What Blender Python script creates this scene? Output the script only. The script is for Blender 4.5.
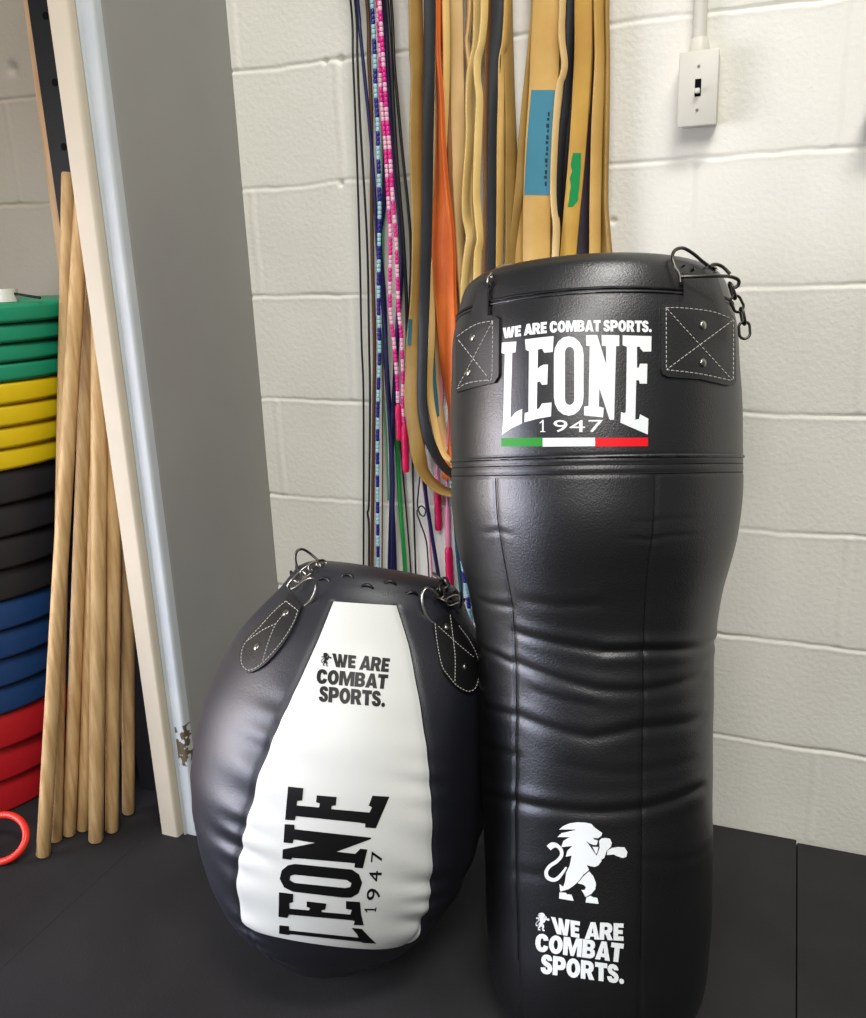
import bpy, bmesh, math, random
import numpy as np
from mathutils import Vector, Matrix
from mathutils.geometry import tessellate_polygon

for o in list(bpy.data.objects): bpy.data.objects.remove(o)
SC = bpy.context.scene
COL = SC.collection
random.seed(4); RNG = np.random.RandomState(7)

# ------------------------------------------------------------------ camera
# world: wall_back is the plane y=0, the room is y<0, floor z=0
FPX, PITCH, ROLL, CAMH, YAW, DIST = 900.3, 0.27939, -0.037802, 1.0587, 0.38173, 1.5497
cp, sp, cyw, syw = math.cos(PITCH), math.sin(PITCH), math.cos(YAW), math.sin(YAW)
F_ = np.array([-syw*cp, cyw*cp, -sp]); r_ = np.array([cyw, syw, 0.]); u_ = np.cross(r_, F_)
R_ = math.cos(ROLL)*r_+math.sin(ROLL)*u_; U_ = -math.sin(ROLL)*r_+math.cos(ROLL)*u_
C_ = np.array([0, -DIST, CAMH])
cd = bpy.data.cameras.new('camera'); cam = bpy.data.objects.new('camera', cd); COL.objects.link(cam)
cd.sensor_fit = 'HORIZONTAL'; cd.sensor_width = 36; cd.lens = FPX/866*36; cd.clip_start = .02
M = Matrix.Identity(4)
for i in range(3):
    M[i][0] = R_[i]; M[i][1] = U_[i]; M[i][2] = -F_[i]; M[i][3] = C_[i]
cam.matrix_world = M
SC.camera = cam
def ray(x, y): return F_+R_*(x-433)/FPX+U_*(509-y)/FPX
def onY(x, y, Y): d = ray(x, y); return C_+d*((Y-C_[1])/d[1])
def onZ(x, y, Z): d = ray(x, y); return C_+d*((Z-C_[2])/d[2])
def proj(P):
    v = np.asarray(P, float)-C_; z = v@F_
    return np.stack([433+FPX*(v@R_)/z, 509-FPX*(v@U_)/z], -1)

# ------------------------------------------------------------------ world, lamps, exposure
W = bpy.data.worlds.new('world'); SC.world = W; W.use_nodes = True
W.node_tree.nodes['Background'].inputs[0].default_value = (.92, .94, 1.0, 1)
W.node_tree.nodes['Background'].inputs[1].default_value = .22
def area(name, loc, target, sx, sy, power, color, spread=180):
    l = bpy.data.lights.new(name, 'AREA'); l.spread = math.radians(spread); l.shape = 'RECTANGLE'; l.size = sx; l.size_y = sy
    l.energy = power; l.color = color
    o = bpy.data.objects.new(name, l); COL.objects.link(o); o.location = loc
    o.rotation_euler = (Vector(target)-Vector(loc)).to_track_quat('-Z', 'Y').to_euler(); return o
area('ceiling_light_near', (.85, -2.0, 4.1), (.0, -.1, .7), 1.4, .6, 106, (1., .975, .93))
area('room_fill_light', (.3, -4.1, 3.4), (-.3, 0, .4), 2.2, 1.2, 108, (1., .97, .93))  # unseen fill from the room side, added to even out the light
area('cool_light_left', (-2.3, -1.75, .70), (-.6, -.45, .32), 1.3, 1.2, 9, (.66, .75, 1.), 70)  # unseen cool light, narrowed and aimed to put blue sheen on the teardrop bag
area('warm_fill_left', (-2.0, -1.2, .85), (-.35, -.4, .68), .9, 1.1, 5.0, (1., .85, .75), 75)  # added warm fill, no lamp there; brings out sheen on the tall bag's left
SC.view_settings.view_transform = 'Standard'; SC.view_settings.look = 'None'
SC.view_settings.gamma = 1; SC.view_settings.use_curve_mapping = False
SC.view_settings.exposure = -.1

# ------------------------------------------------------------------ materials
def lin(c):
    return tuple(((v/255)/12.92 if v/255 <= .04045 else ((v/255+.055)/1.055)**2.4) for v in c)+(1,)
MATS = {}
def mat(name, rgb, rough=.5, spec=.5, metal=0, bump=0, bscale=200, var=0, vscale=20, rgb2=None, coat=0, vstretch=None, lo=.35, hi=.65):
    if name in MATS: return MATS[name]
    m = bpy.data.materials.new(name); m.use_nodes = True; nt = m.node_tree; b = nt.nodes['Principled BSDF']
    b.inputs['Base Color'].default_value = lin(rgb); b.inputs['Roughness'].default_value = rough
    b.inputs['Metallic'].default_value = metal; b.inputs['Specular IOR Level'].default_value = spec
    b.inputs['Coat Weight'].default_value = coat
    tc = nt.nodes.new('ShaderNodeTexCoord')
    if rgb2 is not None:
        mp = nt.nodes.new('ShaderNodeMapping'); mp.inputs['Scale'].default_value = vstretch or (1, 1, 1)
        nt.links.new(tc.outputs['Object'], mp.inputs[0])
        n = nt.nodes.new('ShaderNodeTexNoise'); n.inputs['Scale'].default_value = vscale; n.inputs['Detail'].default_value = 6
        nt.links.new(mp.outputs[0], n.inputs['Vector'])
        r = nt.nodes.new('ShaderNodeValToRGB'); r.color_ramp.elements[0].color = lin(rgb); r.color_ramp.elements[1].color = lin(rgb2)
        r.color_ramp.elements[0].position = lo; r.color_ramp.elements[1].position = hi
        nt.links.new(n.outputs['Fac'], r.inputs[0]); nt.links.new(r.outputs[0], b.inputs['Base Color'])
    if bump:
        n = nt.nodes.new('ShaderNodeTexNoise'); n.inputs['Scale'].default_value = bscale; n.inputs['Detail'].default_value = 4
        nt.links.new(tc.outputs['Object'], n.inputs['Vector'])
        bp = nt.nodes.new('ShaderNodeBump'); bp.inputs['Strength'].default_value = bump; bp.inputs['Distance'].default_value = .001
        nt.links.new(n.outputs['Fac'], bp.inputs['Height']); nt.links.new(bp.outputs[0], b.inputs['Normal'])
    MATS[name] = m; return m
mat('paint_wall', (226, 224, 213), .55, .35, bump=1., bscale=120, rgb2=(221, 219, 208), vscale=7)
mat('rubber', (35, 34, 35), .72, .28, bump=.5, bscale=260, rgb2=(43, 42, 43), vscale=5)
mat('grey_paint', (143, 142, 136), .42, .4, bump=.15, bscale=60, rgb2=(136, 135, 130), vscale=3)
mat('cream_paint', (208, 196, 174), .5, .3, bump=.25, bscale=90, rgb2=(198, 188, 168), vscale=6)
mat('white_trim', (194, 199, 198), .5, .3, bump=.25, bscale=80, rgb2=(184, 190, 192), vscale=9)
mat('black_steel', (17, 17, 18), .65, .3, bump=.3, bscale=300)
mat('leather', (8, 8, 9), .36, .9, bump=.35, bscale=420, coat=.0)
mat('leather_strap', (13, 13, 14), .45, .7, bump=.5, bscale=420)
mat('leather_blue', (20, 22, 31), .46, .9, bump=.35, bscale=420)
mat('white_vinyl', (216, 218, 213), .42, .4, bump=.2, bscale=300)
mat('print_white', (236, 240, 238), .5, .3)
mat('print_black', (12, 12, 12), .45, .3)
mat('print_green', (38, 140, 42), .5, .3)
mat('print_red', (232, 12, 26), .5, .3)
mat('thread', (190, 188, 180), .7, .2)
mat('seam', (6, 6, 7), .5, .3)
mat('steel', (178, 176, 168), .28, .5, metal=1, rgb2=(140, 138, 130), vscale=60)
mat('dull_steel', (88, 86, 80), .35, .5, metal=1)
mat('wood', (205, 172, 122), .55, .3, bump=.3, bscale=120, rgb2=(176, 140, 92), vscale=14, vstretch=(9, 9, .7))
mat('lath_wood', (206, 170, 130), .6, .3, rgb2=(186, 146, 106), vscale=12, vstretch=(8, 8, .7))
for n, c in dict(green=(28, 142, 104), yellow=(222, 192, 18), black=(38, 38, 42), blue=(26, 62, 112), red=(184, 26, 36)).items():
    mat('plate_'+n, c, .5, .4, bump=.3, bscale=160)
mat('hoop', (236, 54, 34), .4, .5)
def latex(n, c, c2, **k): return mat(n, c, .5, .35, bump=.25, bscale=150, rgb2=c2, vscale=9, **k)
latex('latex_tan', (206, 168, 98), (188, 148, 76)); latex('latex_pale', (222, 192, 136), (206, 174, 116))
latex('latex_olive', (172, 140, 78), (150, 118, 60)); latex('latex_gold', (196, 156, 66), (176, 134, 56))
latex('latex_cream', (226, 196, 128), (214, 180, 106)); latex('latex_black', (40, 42, 44), (32, 34, 36))
latex('latex_orange', (222, 112, 38), (196, 90, 40)); latex('latex_purple', (64, 56, 68), (48, 42, 52))
latex('latex_brown', (150, 106, 62), (120, 82, 50)); latex('latex_dark', (26, 26, 30), (20, 20, 24))
latex('label_teal', (62, 128, 146), (58, 120, 138)); latex('label_navy', (38, 52, 92), (32, 44, 80))
mat('label_ink', (24, 48, 62), .5, .3)
mat('green_ink', (4, 128, 62), .5, .3)
mat('cord_black', (20, 20, 22), .4, .5); mat('cord_navy', (26, 26, 72), .45, .4); mat('cord_brown', (92, 62, 40), .5, .4)
mat('bead_blue', (34, 36, 132), .35, .5); mat('bead_sky', (158, 204, 214), .35, .5)
mat('bead_pink', (226, 34, 138), .35, .5); mat('bead_rose', (240, 176, 200), .35, .5)
mat('grip_crimson', (204, 18, 82), .4, .5); mat('grip_rose', (222, 130, 160), .4, .5)
mat('cord_green', (30, 146, 62), .4, .5); mat('cord_teal', (40, 86, 104), .45, .4); mat('cord_mint', (90, 150, 110), .45, .4)
mat('ivory_plastic', (206, 203, 191), .42, .4, bump=.15, bscale=120); mat('hole', (8, 8, 8), .8, .1)
mat('grey_enamel', (58, 54, 52), .5, .4)

def chips(m, z0, z1, rgb, x0=None):
    """chipped spot: paint missing between two heights, own irregular outline"""
    nt = m.node_tree; b = nt.nodes['Principled BSDF']; src = b.inputs['Base Color'].links[0].from_socket
    tc = nt.nodes.new('ShaderNodeTexCoord'); sx = nt.nodes.new('ShaderNodeSeparateXYZ'); nt.links.new(tc.outputs['Object'], sx.inputs[0])
    def mth(op, a, bb):
        n = nt.nodes.new('ShaderNodeMath'); n.operation = op
        for i, v in enumerate((a, bb)):
            if isinstance(v, (int, float)): n.inputs[i].default_value = v
            else: nt.links.new(v, n.inputs[i])
        return n.outputs[0]
    ns = nt.nodes.new('ShaderNodeTexNoise'); ns.inputs['Scale'].default_value = 70; nt.links.new(tc.outputs['Object'], ns.inputs['Vector'])
    k = mth('MULTIPLY', mth('GREATER_THAN', sx.outputs[2], z0), mth('LESS_THAN', sx.outputs[2], z1))
    if x0 is not None: k = mth('MULTIPLY', k, mth('GREATER_THAN', sx.outputs[0], x0))
    k = mth('MULTIPLY', k, mth('GREATER_THAN', ns.outputs['Fac'], .49))
    mx = nt.nodes.new('ShaderNodeMix'); mx.data_type = 'RGBA'
    nt.links.new(k, mx.inputs[0]); nt.links.new(src, mx.inputs[6]); mx.inputs[7].default_value = lin(rgb)
    nt.links.new(mx.outputs[2], b.inputs['Base Color'])
chips(MATS['white_trim'], .150, .235, (96, 84, 66), -1.014)

# ------------------------------------------------------------------ object helpers
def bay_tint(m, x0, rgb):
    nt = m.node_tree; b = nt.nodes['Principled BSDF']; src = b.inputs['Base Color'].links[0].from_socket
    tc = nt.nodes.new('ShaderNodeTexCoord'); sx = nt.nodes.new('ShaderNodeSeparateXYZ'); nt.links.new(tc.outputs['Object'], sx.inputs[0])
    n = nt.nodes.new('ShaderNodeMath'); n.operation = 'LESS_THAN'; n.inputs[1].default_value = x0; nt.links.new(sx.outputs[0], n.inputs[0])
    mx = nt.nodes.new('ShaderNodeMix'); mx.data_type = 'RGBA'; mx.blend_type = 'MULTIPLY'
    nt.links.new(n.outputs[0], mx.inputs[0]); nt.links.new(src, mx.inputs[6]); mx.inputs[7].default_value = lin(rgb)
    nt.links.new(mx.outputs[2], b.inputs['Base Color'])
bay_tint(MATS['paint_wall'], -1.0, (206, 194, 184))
def link(name, me, material=None, parent=None, smooth=True):
    o = bpy.data.objects.new(name, me); COL.objects.link(o)
    if material is not None:
        for m in (material if isinstance(material, (list, tuple)) else [material]): me.materials.append(MATS[m])
    if smooth: me.polygons.foreach_set('use_smooth', [True]*len(me.polygons))
    if parent is not None: o.parent = parent
    return o
def tag(o, label=None, cat=None, group=None, kind=None):
    if label: o['label'] = label
    if cat: o['category'] = cat
    if group: o['group'] = group
    if kind: o['kind'] = kind
    return o
def empty(name, loc=(0, 0, 0)):
    o = bpy.data.objects.new(name, None); COL.objects.link(o); o.location = loc; o.empty_display_size = .05; return o
def setparent(o, p):
    """parent keeping world place (parts are built in world space)"""
    o.parent = p; o.matrix_parent_inverse = Matrix.Translation(-Vector(p.location)); return o
def mesh(name, V, Fc, material=None, parent=None, smooth=True, mi=None, auto=None):
    me = bpy.data.meshes.new(name); me.from_pydata([tuple(map(float, v)) for v in V], [], [tuple(map(int, f)) for f in Fc])
    if mi is not None: me.polygons.foreach_set('material_index', [int(i) for i in mi])
    o = link(name, me, material, None, smooth)
    if auto is not None: me.set_sharp_from_angle(angle=math.radians(auto))
    me.update()
    if parent is not None: setparent(o, parent)
    return o
def bmobj(name, bm, material, parent=None, smooth=False, auto=None):
    me = bpy.data.meshes.new(name); bm.normal_update(); bm.to_mesh(me); bm.free()
    o = link(name, me, material, None, smooth or auto is not None)
    if auto is not None: me.set_sharp_from_angle(angle=math.radians(auto))
    if parent is not None: setparent(o, parent)
    return o
def box_bm(x0, x1, y0, y1, z0, z1, bev=0, bm=None, seg=2):
    bm2 = bmesh.new(); bmesh.ops.create_cube(bm2, size=1)
    for v in bm2.verts:
        v.co = ((x0+x1)/2+v.co.x*(x1-x0), (y0+y1)/2+v.co.y*(y1-y0), (z0+z1)/2+v.co.z*(z1-z0))
    if bev: bmesh.ops.bevel(bm2, geom=bm2.edges[:], offset=bev, segments=seg, profile=.5, affect='EDGES')
    if bm is None: return bm2
    me = bpy.data.meshes.new('t'); bm2.to_mesh(me); bm.from_mesh(me); bpy.data.meshes.remove(me); bm2.free(); return bm
def crspline(P, n=8, closed=False):
    P = np.asarray(P, float); N = len(P); out = []
    rng = range(N) if closed else range(N-1)
    for i in rng:
        if closed: p0, p1, p2, p3 = P[(i-1) % N], P[i], P[(i+1) % N], P[(i+2) % N]
        else: p0, p1, p2, p3 = P[max(i-1, 0)], P[i], P[i+1], P[min(i+2, N-1)]
        for k in range(n):
            t = k/n
            out.append(.5*((2*p1)+(-p0+p2)*t+(2*p0-5*p1+4*p2-p3)*t*t+(-p0+3*p1-3*p2+p3)*t**3))
    if not closed: out.append(P[-1])
    return np.array(out)
def tube_data(P, rad, seg=8, closed=False, caps=True, base=0):
    P = np.asarray(P, float); N = len(P); rad = np.broadcast_to(np.asarray(rad, float), (N,))
    if closed: T = np.roll(P, -1, 0)-np.roll(P, 1, 0)
    else: T = np.gradient(P, axis=0)
    T /= np.linalg.norm(T, axis=1)[:, None]+1e-12
    ref = np.array([0, 0, 1.]) if abs(T[0][2]) < .9 else np.array([0, 1., 0])
    n = np.cross(T[0], ref); n /= np.linalg.norm(n); V = []; Fc = []
    for i in range(N):
        n = n-T[i]*(n@T[i]); n /= np.linalg.norm(n); b = np.cross(T[i], n)
        for k in range(seg):
            a = 2*math.pi*k/seg; V.append(P[i]+rad[i]*(math.cos(a)*n+math.sin(a)*b))
    for i in range(N if closed else N-1):
        j = (i+1) % N
        for k in range(seg):
            k2 = (k+1) % seg; Fc.append((base+i*seg+k, base+i*seg+k2, base+j*seg+k2, base+j*seg+k))
    if caps and not closed:
        Fc.append(tuple(base+k for k in range(seg))[::-1]); Fc.append(tuple(base+(N-1)*seg+k for k in range(seg)))
    return V, Fc
def tube(name, P, rad, material, parent=None, seg=8, closed=False):
    V, Fc = tube_data(P, rad, seg, closed); return mesh(name, V, Fc, material, parent, auto=60)

# ------------------------------------------------------------------ the setting
ZJ = [-.02, .186, .385, .585, .785, .986, 1.183, 1.385, 1.59, 1.79, 1.99, 2.19, 2.39]
def fn(P):     # smooth 1-d value noise
    xs = np.arange(0, 4000); tab = RNG.rand(4000)
    def f(x): return np.interp(x % 3999, xs, tab)
    return f
noiA, noiB, noiC = fn(0), fn(0), fn(0)
XJ = {0: [.09, -.31, -.71, -1.11, -1.51], 1: [-.105, -.5, -.9, -1.3], 2: [.11, -.29, -.69, -1.09, -1.49], 3: [-.15, -.55, -.95, -1.35],
      4: [.105, -.335, -.777, -1.17, -1.57], 5: [.24, -.161, -.563, -.966, -1.37], 6: [.04, -.365, -.773, -1.17, -1.53], 7: [.24, -.16, -.56, -.972, -1.37]}
def dens(a, b, lo, hi, fine, coarse):
    xs = list(np.arange(a, lo, coarse))+list(np.arange(lo, hi, fine))+list(np.arange(hi, b+coarse, coarse)); return np.array(xs)
gx = dens(-3.4, 2.2, -1.75, .35, .0034, .12); gz = dens(-.06, 2.7, -.015, 1.56, .0026, .08)
XX, ZZ = np.meshgrid(gx, gz)
D = np.zeros_like(XX)
for k, zj in enumerate(ZJ):
    wob = (noiA(XX*9+k*37)-.5)*.006+(noiB(XX*45+k*11)-.5)*.0022
    wid = .0020+.0018*noiC(XX*16+k*91)
    amp = .0012+.0036*noiA(XX*11+k*53+400)
    d = ZZ-(zj+wob)
    D += amp*np.exp(-(d/wid)**2) - .0006*np.exp(-((d+.006)/.003)**2)
for k, xs in XJ.items():
    z0, z1 = ZJ[k], ZJ[k+1]; inr = (ZZ > z0+.004) & (ZZ < z1-.004)
    for j, xj in enumerate(xs):
        wob = (noiB(ZZ*30+k*7+j*13)-.5)*.004
        a1 = .0008+.0016*noiC(ZZ*14+k*71+j*3)
        d = XX-(xj+wob)
        D += .6*inr*(-a1*np.exp(-(d/.006)**2)+.0011*np.exp(-((d-.010)/.003)**2)+.0006*np.exp(-((d+.010)/.003)**2))
# drill holes beside the ropes and on the right
for hx, hz, hr in ((onY(325, 62, 0)[0], onY(325, 62, 0)[2], .0035), (onY(340, 59.5, 0)[0], onY(340, 59.5, 0)[2], .0055), (onY(613, 221, 0)[0], onY(613, 221, 0)[2], .004), (onY(341, 184, 0)[0], onY(341, 184, 0)[2], .004),(onY(12,69,0)[0],onY(12,69,0)[2],.012)):
    D += .009*np.exp(-((XX-hx)**2+(ZZ-hz)**2)/hr**2)
D += .0006*np.sin(XX*23+ZZ*7)*np.sin(ZZ*19-XX*5)
nx, nz = len(gx), len(gz)
Vw = np.stack([XX, D, ZZ], -1).reshape(-1, 3)
I = np.arange(nx*nz).reshape(nz, nx)
Fw = np.stack([I[:-1, :-1], I[:-1, 1:], I[1:, 1:], I[1:, :-1]], -1).reshape(-1, 4)
me = bpy.data.meshes.new('wall_back'); me.vertices.add(len(Vw)); me.vertices.foreach_set('co', Vw.ravel())
me.loops.add(Fw.size); me.loops.foreach_set('vertex_index', Fw.ravel().astype(np.int32))
me.polygons.add(len(Fw)); me.polygons.foreach_set('loop_start', np.arange(0, Fw.size, 4, dtype=np.int32)); me.update(calc_edges=True)
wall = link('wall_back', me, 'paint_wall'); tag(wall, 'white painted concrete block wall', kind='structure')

tag(bmobj('floor', box_bm(-3.4, 2.2, -4.2, .02, -.06, -.012), 'rubber'), 'dark gym floor', kind='structure')
def matslab(x0, x1, y0, y1, label):
    o = bmobj('rubber_mat', box_bm(x0, x1, y0, y1, -.012, 0, .0003, seg=1), 'rubber'); return tag(o, label, 'floor mat', 'rubber floor mats')
matslab(-1.0890, .0700, -1.9, -.004, 'black rubber floor mat under the two punching bags')
matslab(.0722, 1.3, -1.9, -.012, 'black rubber floor mat against the wall at the right edge')
matslab(-2.3, -1.0893, -1.9, -.004, 'black rubber floor mat under the plate stack and wooden dowels')

# partition with painted end trim
def prism(name, pts, z0, z1, material, parent=None, auto=35):
    n = len(pts); V = [(x, y, z0) for x, y in pts]+[(x, y, z1) for x, y in pts]
    Fc = [tuple(range(n))[::-1], tuple(range(n, 2*n))]+[(i, (i+1) % n, n+(i+1) % n, n+i) for i in range(n)]
    return mesh(name, V, Fc, material, parent, auto=auto)
tag(prism('wall_left', [(-.985, .004), (-.985, 0), (-.9895, -.322), (-.993, -.328), (-1.048, -.328), (-1.048, .004)], -.012, 2.7, 'grey_paint'), 'grey painted partition standing out from the block wall', kind='structure')
def arc(cx, cy, r, a0, a1, n=6): return [(cx+r*math.cos(math.radians(a0+(a1-a0)*i/n)), cy+r*math.sin(math.radians(a0+(a1-a0)*i/n))) for i in range(n+1)]
tag(prism('trim_1', [(-1.062, -.330), (-1.062, -.363)]+arc(-1.0315, -.3575, .0055, 270, 350)+[(-1.025, -.350), (-1.025, -.330)], 0, 2.7, 'cream_paint'), 'cream painted board on the end of the grey partition', kind='structure')
tag(prism('trim_2', [(-1.0248, -.330), (-1.0248, -.347), (-1.019, -.352), (-1.0165, -.347), (-1.003, -.347)]+arc(-.999, -.341, .006, 270, 360)+[(-.9925, -.3285)], 0, 2.7, 'white_trim'), 'white trim beside the cream board', kind='structure')
# caulk strip / recess along the grey face is the step between trim_2 and wall_left

# ------------------------------------------------------------------ generic bag surface
class Surf:
    def __init__(s, B, a, prof, wr=None, post=None, thc=0.2):
        s.B = np.array(B, float); s.a = np.array(a, float)/np.linalg.norm(a)
        e1 = np.array([1., 0, 0]); e1 = e1-s.a*(e1@s.a); s.e1 = e1/np.linalg.norm(e1)
        s.e2 = np.cross(s.e1, s.a)            # towards -y
        if s.e2[1] > 0: s.e2 = -s.e2
        prof = np.array(prof, float); d = np.r_[0, np.cumsum(np.linalg.norm(np.diff(prof, axis=0), axis=1))]
        L = d[-1]; u = np.linspace(0, L, 1601)
        P = crspline(prof, 16); dp = np.r_[0, np.cumsum(np.linalg.norm(np.diff(P, axis=0), axis=1))]; dp *= L/dp[-1]
        s.u = u; s.L = L; s.pa = np.interp(u, dp, P[:, 0]); s.pr = np.interp(u, dp, P[:, 1])
        s.wr = wr; s.post = post; s.thc = thc
        s.inv_ready = False
    def pos(s, th, t, off=0, wr=True):
        th = np.asarray(th, float); t = np.asarray(t, float)
        A = np.interp(t, s.u, s.pa); r = np.maximum(np.interp(t, s.u, s.pr), 0)
        if s.wr is not None and wr: r = r+s.wr(th, t)*np.clip(r/.05, 0, 1)
        P = s.B+A[..., None]*s.a+r[..., None]*(np.sin(th)[..., None]*s.e1+np.cos(th)[..., None]*s.e2)
        if s.post is not None: P = s.post(P)
        return P
    def nrm(s, th, t):
        e = 1.5e-3
        dt = s.pos(th, t+e)-s.pos(th, t-e); dh = s.pos(th+.01, t)-s.pos(th-.01, t)
        n = np.cross(dh, dt); n /= np.linalg.norm(n, axis=-1)[..., None]+1e-12
        rad = np.sin(th)[..., None]*s.e1+np.cos(th)[..., None]*s.e2+s.a*0
        sg = np.sign((n*rad).sum(-1)); sg[sg == 0] = 1
        return n*sg[..., None]
    def off(s, th, t, o): return s.pos(th, t)+np.asarray(o)[..., None]*s.nrm(th, t) if np.ndim(o) else s.pos(th, t)+o*s.nrm(th, t)
    def inv(s, px, wr=True):
        px = np.atleast_2d(np.asarray(px, float))
        G1, G2 = np.meshgrid(np.linspace(s.thc-1.42, s.thc+1.42, 90), np.linspace(s.L*.02, s.L*.98, 160))
        g1, g2 = G1.ravel(), G2.ravel(); q = proj(s.pos(g1, g2, wr=wr))
        th = np.empty(len(px)); t = np.empty(len(px))
        for i, p in enumerate(px):
            k = ((q-p)**2).sum(1).argmin(); th[i], t[i] = g1[k], g2[k]
        for _ in range(8):
            p0 = proj(s.pos(th, t, wr=wr)); e = p0-px; h = 1e-4
            J1 = (proj(s.pos(th+h, t, wr=wr))-p0)/h; J2 = (proj(s.pos(th, t+h, wr=wr))-p0)/h
            det = J1[:, 0]*J2[:, 1]-J1[:, 1]*J2[:, 0]; det = np.where(abs(det) < 1e3, np.sign(det+1e-9)*1e3, det)
            d1 = -(e[:, 0]*J2[:, 1]-e[:, 1]*J2[:, 0])/det; d2 = -(J1[:, 0]*e[:, 1]-J1[:, 1]*e[:, 0])/det
            th += np.clip(d1, -.05, .05); t += np.clip(d2, -.02, .02)
            th = np.clip(th, s.thc-1.55, s.thc+1.55); t = np.clip(t, 0, s.L)
        return th, t
    def body(s, name, material, parent, nth=320, nt=420, t0=0, t1=None, matfn=None):
        t1 = s.L if t1 is None else t1
        th = np.linspace(0, 2*math.pi, nth, endpoint=False); th = np.where(th > math.pi, th-2*math.pi, th); t = np.linspace(t0, t1, nt)
        TH, TT = np.meshgrid(th, t); V = s.pos(TH, TT).reshape(-1, 3)
        I = np.arange(nth*nt).reshape(nt, nth); J = np.roll(I, -1, 1)
        Fc = np.stack([I[:-1], I[1:], J[1:], J[:-1]], -1).reshape(-1, 4)
        mi = None
        if matfn is not None:
            mi = matfn(TH[:-1], TT[:-1]).ravel()
        o = mesh(name, V, Fc.tolist(), material, parent, mi=mi); return o

def decal(name, surf, V2, F2, h, material, parent, step=4., base=-.0008, wr=True):
    """2-d faces (traced on the bag) laid on the surface as a thin raised shell"""
    bm = bmesh.new(); vs = [bm.verts.new((x, y, 0)) for x, y in V2]
    for f in F2:
        try: bm.faces.new([vs[i] for i in f])
        except ValueError: pass
    bmesh.ops.remove_doubles(bm, verts=bm.verts[:], dist=1e-4)
    xs = [v.co.x for v in bm.verts]; ys = [v.co.y for v in bm.verts]
    for ax, lo, hi in ((0, min(xs), max(xs)), (1, min(ys), max(ys))):
        k = lo+step
        while k < hi:
            co = (k, 0, 0) if ax == 0 else (0, k, 0); no = (1, 0, 0) if ax == 0 else (0, 1, 0)
            bmesh.ops.bisect_plane(bm, geom=bm.verts[:]+bm.edges[:]+bm.faces[:], plane_co=co, plane_no=no, dist=1e-5); k += step
    bm.verts.ensure_lookup_table(); bm.verts.index_update()
    P = np.array([(v.co.x, v.co.y) for v in bm.verts]); th, t = surf.inv(P)
    T = surf.off(th, t, h); B = surf.off(th, t, base); n = len(P)
    Vv = list(T)+list(B); Fc = []
    for f in bm.faces: Fc.append([v.index for v in f.verts])
    for e in bm.edges:
        if len(e.link_faces) == 1:
            l = e.link_loops[0]; a = l.vert.index; b = l.link_loop_next.vert.index; Fc.append([b, a, a+n, b+n])
    bm.free()
    o = mesh(name, Vv, Fc, material, parent, auto=50)
    # make all faces point outwards
    bm = bmesh.new(); bm.from_mesh(o.data); bmesh.ops.recalc_face_normals(bm, faces=bm.faces[:])
    c = [f for f in bm.faces if f.index < 1]
    if c and c[0].normal.dot(Vector(C_)-c[0].calc_center_median()) < 0: bmesh.ops.reverse_faces(bm, faces=bm.faces[:])
    bm.to_mesh(o.data); bm.free(); o.data.set_sharp_from_angle(angle=math.radians(50)); return o
def tess(polys):
    """list of shapes; a shape = [outer, hole, ...]"""
    V = []; Fc = []
    for sh in polys:
        b = len(V)
        for lp in sh: V += [tuple(p) for p in lp]
        Fc += [tuple(b+i for i in tri) for tri in tessellate_polygon([[Vector((x, y, 0)) for x, y in lp] for lp in sh])]
    return V, Fc
def zm(poly, ox, oy, f): return [(ox+x/f, oy+y/f) for x, y in poly]
def rnd(poly, r=.0, n=3): return [tuple(p) for p in crspline(poly, n, True)]
def textmesh(s, bold=.018, sx=1., sp_=1.):
    cu = bpy.data.curves.new('t', 'FONT'); cu.body = s; cu.size = 1; cu.offset = bold; cu.fill_mode = 'BOTH' if hasattr(cu, 'fill_mode') else 'FRONT'
    cu.space_character = sp_; cu.resolution_u = 3
    o = bpy.data.objects.new('t', cu); COL.objects.link(o); bpy.context.view_layer.update()
    me = bpy.data.meshes.new_from_object(o.evaluated_get(bpy.context.evaluated_depsgraph_get()))
    V = [(v.co.x, v.co.y) for v in me.vertices]; Fc = [tuple(p.vertices) for p in me.polygons]
    COL.objects.unlink(o); bpy.data.objects.remove(o); bpy.data.curves.remove(cu); bpy.data.meshes.remove(me)
    V = np.array(V); V[:, 0] -= V[:, 0].min(); V[:, 0] /= V[:, 0].max(); V[:, 1] -= V[:, 1].min(); V[:, 1] /= V[:, 1].max()
    return V, Fc
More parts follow.
